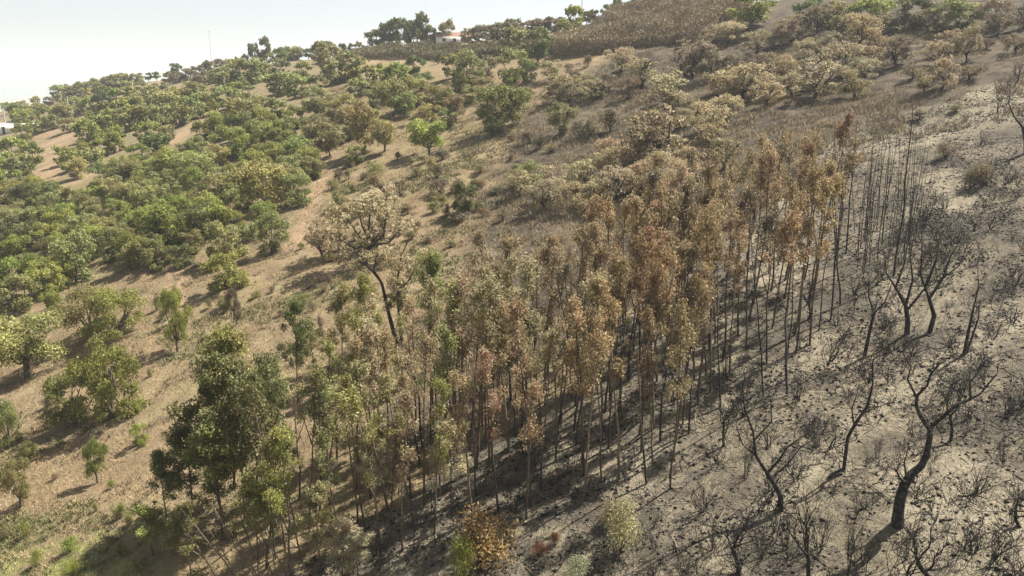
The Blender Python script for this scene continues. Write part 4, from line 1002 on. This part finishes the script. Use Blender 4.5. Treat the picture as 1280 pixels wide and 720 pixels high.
spikes('green_grass', X[k], Y[k], RNG.uniform(0.12, 0.35, k.sum()), np.full(k.sum(), 0.07), M_WEED, 0.5, 5, 9)
X, Y = scatter([(250, 790), (470, 640), (700, 490), (860, 330), (1000, 200), (1240, 105), (1340, 105), (1340, 790)], 90000, 6)
sdb = poly_sd(BURN, X, Y) + 2.5 * vnoise(X / 5, Y / 5, 5)
den = vnoise(X / 4, Y / 4, 71)
k = (sdb > 0) & (RNG.random(len(X)) < 0.55 + 0.7 * den + 1.3 * vnoise(X / 1.1, Y / 1.1, 72)); kx = np.where(k)[0]
a = kx[:13000]; clods('ash_stones', X[a], Y[a], 0.03 + 0.09 * RNG.random(len(a)) ** 2.5, M_ROCK, 1)
a = kx[13000:26000]; clods('charred_clods', X[a], Y[a], 0.03 + 0.12 * RNG.random(len(a)) ** 2.5, M_CHAR, 2, 0.7)
def twigs(name, X, Y, mat, seed, upright):
    rng = np.random.default_rng(seed); T = Tubes()
    Z = height(X, Y)
    for x, y, z in zip(X, Y, Z):
        th = rng.uniform(0, 6.28)
        if upright: p = wander((x, y, z - 0.05), (rng.normal() * 0.3, rng.normal() * 0.3, 1), rng.uniform(0.3, 1.3), 2, 0.2, 0.1, rng); r = 0.014
        else: p = wander((x, y, z + 0.04), (math.cos(th), math.sin(th), 0.22 * math.cos(th) + 0.2 * math.sin(th)), rng.uniform(0.4, 1.8), 2, 0.15, 0, rng); r = 0.022
        T.add(p, [r, r * 0.8, r * 0.4], 3)
    me = T.mesh(name, mat); o = bpy.data.objects.new(name, me); COL.objects.link(o); o['kind'] = 'stuff'
a = kx[26000:28600]; twigs('charred_stalks', X[a], Y[a], M_CHAR, 3, True)
a = kx[28600:31600]; twigs('fallen_twigs', X[a], Y[a], M_CHAR, 4, False)
a = kx[31600:32300]; twigs('pale_fallen_sticks', X[a], Y[a], M_STICK, 5, False)

# ------------------------------------------------------------------ small buildings and poles
def boxmesh(name, lo, hi, mat):
    (x0, y0, z0), (x1, y1, z1) = lo, hi
    V = np.array([(x0, y0, z0), (x1, y0, z0), (x1, y1, z0), (x0, y1, z0), (x0, y0, z1), (x1, y0, z1), (x1, y1, z1), (x0, y1, z1)])
    Q = np.array([(0, 3, 2, 1), (4, 5, 6, 7), (0, 1, 5, 4), (1, 2, 6, 5), (2, 3, 7, 6), (3, 0, 4, 7)])
    me = mesh_np(name, V, 4, Q); me.materials.append(mat)
    return me
def roofmesh(name, x0, x1, y0, y1, z0, z1, mat):
    ym = (y0 + y1) / 2
    V = np.array([(x0, y0, z0), (x1, y0, z0), (x1, y1, z0), (x0, y1, z0), (x0, ym, z1), (x1, ym, z1)])
    me = bpy.data.meshes.new(name); me.from_pydata(V.tolist(), [], [(0, 1, 5, 4), (2, 3, 4, 5), (0, 4, 3), (1, 2, 5), (0, 3, 2, 1)]); me.materials.append(mat)
    return me
def house(name, u, v, w, d, h, label, roof=True):
    x, y, z, dep = at(u, v)
    e = bpy.data.objects.new(name, None); COL.objects.link(e); e.location = (x, y, z - 0.3)
    put(bpy.data.objects.new('wall', boxmesh('wall', (-w / 2, 0, 0), (w / 2, d, h), M_WALL)), e)
    if roof: put(bpy.data.objects.new('roof', roofmesh('roof', -w / 2 - .3, w / 2 + .3, -.4, d + .4, h + .003, h + 1.6, M_ROOF)), e)
    else: put(bpy.data.objects.new('coping', boxmesh('coping', (-w / 2 - .15, -.15, h + .003), (w / 2 + .15, d + .15, h + .25), M_WALL)), e)
    for xx in (-w * 0.28, w * 0.22):
        put(bpy.data.objects.new('window', boxmesh('window', (xx - .5, -.04, h * .4), (xx + .5, -.003, h * .78), M_GLASS)), e)
    put(bpy.data.objects.new('door', boxmesh('door', (-.4, -.05, 0.3), (.5, -.003, h * .8), M_GLASS)), e)
    e['category'] = 'house'; e['label'] = label
house('low_house', 568, 47, 12, 7, 2.4, 'low pale house with a brown roof on the ridge')
house('shed', 538, 54, 7, 5, 2.2, 'small pale shed beneath the tall ridge clump')
house('low_building', 5, 168, 18, 8, 3.4, 'flat white building with a pole beside it at the left edge', roof=False)
def pole(name, u, v, h, r, label, arms=True):
    x, y, z, dep = at(u, v)
    e = bpy.data.objects.new(name, None); COL.objects.link(e); e.location = (x, y, z)
    T = Tubes(); T.add([(0, 0, -.4), (0, 0, h * .5), (0, 0, h)], [r, r * .8, r * .6], 8); put(bpy.data.objects.new('shaft', T.mesh('shaft', M_POLE)), e)
    if arms:
        T = Tubes(); T.add([(-.9, 0, h - .5), (0, -.12, h - .5), (.9, 0, h - .5)], [.06, .07, .06], 5); put(bpy.data.objects.new('crossarm', T.mesh('crossarm', M_POLE)), e)
    e['category'] = 'pole'; e['label'] = label
pole('utility_pole', 7, 158, 6.5, .3, 'pale pole rising behind the flat white building')
pole('utility_pole', 87, 148, 7.0, .26, 'pale utility pole among trees right of the white building')
pole('utility_pole', 167, 122, 5.5, .3, 'distant pale pole left of the pale ridge track')
pole('antenna_mast', 265, 84, 16, .12, 'thin faint mast on the skyline above the woodland', True)
pole('utility_pole', 727, 32, 8, .16, 'thin dark pole on the skyline above the brown thicket')

# ------------------------------------------------------------------ labels: look, kind and what each plant stands by
MARKS = [('the white building', 10, 165), ('the reddish path', 66, 195), ('the pale ridge track', 193, 105), ('the skyline pair of round trees', 322, 68), ('the woodland clearing', 240, 165),
         ('the pale-limbed forked oak', 330, 250), ('the dirt track', 390, 260), ('the wheel ruts', 220, 360), ('the large left-edge oak', 34, 440), ('the pair of touching oaks', 128, 395),
         ('the tall bright oak', 140, 480), ('the tall ridge clump', 500, 42), ('the low pale house', 568, 46), ('the olive thicket', 600, 70), ('the lone green tree', 535, 180),
         ('the pale-trunked dark tree', 628, 145), ('the brown ridge thicket', 800, 45), ('the bright ridge oak', 938, 24), ('the flat-topped scorched oak', 820, 175), ('the leaning scorched oak', 1205, 60),
         ('the dark gully', 1215, 275), ('the tallest black pole', 1117, 300), ('the twin charred oaks', 1148, 390), ('the forked charred oak', 1125, 620), ('the twisted charred oak', 970, 610),
         ('the crooked fallen trunk', 1055, 560), ('the orange bush', 598, 690), ('the pale bush', 775, 665), ('the two-stemmed scorched tree', 498, 400), ('the dark front eucalyptus', 262, 560),
         ('the leaning bottom stems', 335, 715), ('the broad straw tree', 458, 300), ('the dark tree standing apart', 372, 450), ('the woodland edge', 150, 330), ('the right frame edge', 1278, 450),
         ('the mound of dark brush', 1230, 220), ('the front row trunks', 845, 630), ('the middle front trunks', 655, 650), ('the ash clearing', 1000, 480), ('the rear of the stand', 760, 390),
         ('the ridge sapling clump', 720, 30), ('the left skyline', 110, 108), ('the grey scrub', 1180, 190)]
NUM = ['nearest', 'second nearest', 'third nearest', 'fourth nearest', 'fifth nearest', 'sixth nearest', 'seventh nearest', 'eighth nearest', 'ninth nearest', 'tenth nearest', 'eleventh nearest', 'twelfth nearest', 'thirteenth nearest', 'fourteenth nearest', 'fifteenth nearest', 'sixteenth nearest', 'seventeenth nearest', 'eighteenth nearest', 'nineteenth nearest', 'twentieth nearest', 'twenty-first nearest', 'twenty-second nearest']
buckets = {}
for T in THINGS:
    e, label, look, noun, u, v, x, y, h = T
    if label:
        e['label'] = label; continue
    best = min(MARKS, key=lambda m: (m[1] - u) ** 2 + (1.5 * (m[2] - v)) ** 2)
    du, dv = u - best[1], v - best[2]
    rel = ('right of' if du > 0 else 'left of') if abs(du) > 1.2 * abs(dv) else ('below' if dv > 0 else 'above')
    if noun in ('slender eucalyptus', 'leafless burnt pole tree'): look = ('tall ' if h > 10.7 else 'short ' if h < 8.8 else 'middling ') + look
    buckets.setdefault((look, noun, rel, best[0]), []).append((du * du + dv * dv, e))
for (look, noun, rel, mark), L in buckets.items():
    L.sort(key=lambda t: t[0])
    for i, (_d, e) in enumerate(L):
        e['label'] = f'{look} {noun} {rel} {mark}' if len(L) == 1 else f'{look} {noun}, {NUM[min(i, 21)]} {rel} {mark}'

# ------------------------------------------------------------------ haze
def haze_box(lo, hi, density):
    me = boxmesh('haze', lo, hi, None) if False else bpy.data.meshes.new('haze')
    (x0, y0, z0), (x1, y1, z1) = lo, hi
    me.from_pydata([(x0, y0, z0), (x1, y0, z0), (x1, y1, z0), (x0, y1, z0), (x0, y0, z1), (x1, y0, z1), (x1, y1, z1), (x0, y1, z1)], [],
                   [(0, 3, 2, 1), (4, 5, 6, 7), (0, 1, 5, 4), (1, 2, 6, 5), (2, 3, 7, 6), (3, 0, 4, 7)])
    m, nt, out = material('haze_air')
    pv = nd(nt, 'ShaderNodeVolumePrincipled'); pv.inputs['Color'].default_value = (0.86, 0.91, 0.95, 1); pv.inputs['Density'].default_value = density
    pv.inputs['Anisotropy'].default_value = 0.2
    nt.links.new(pv.outputs[0], out.inputs['Volume'])
    me.materials.append(m)
    o = bpy.data.objects.new('haze', me); COL.objects.link(o); o['kind'] = 'stuff'
zmin, zmax = float(GZ.min()), float(GZ.max())
haze_box((ax_x[0] - 20, ax_y[0] - 20, zmin - 1), (ax_x[-1] + 20, ax_y[-1] + 20, max(zmax + 14, 40)), 0.00024)
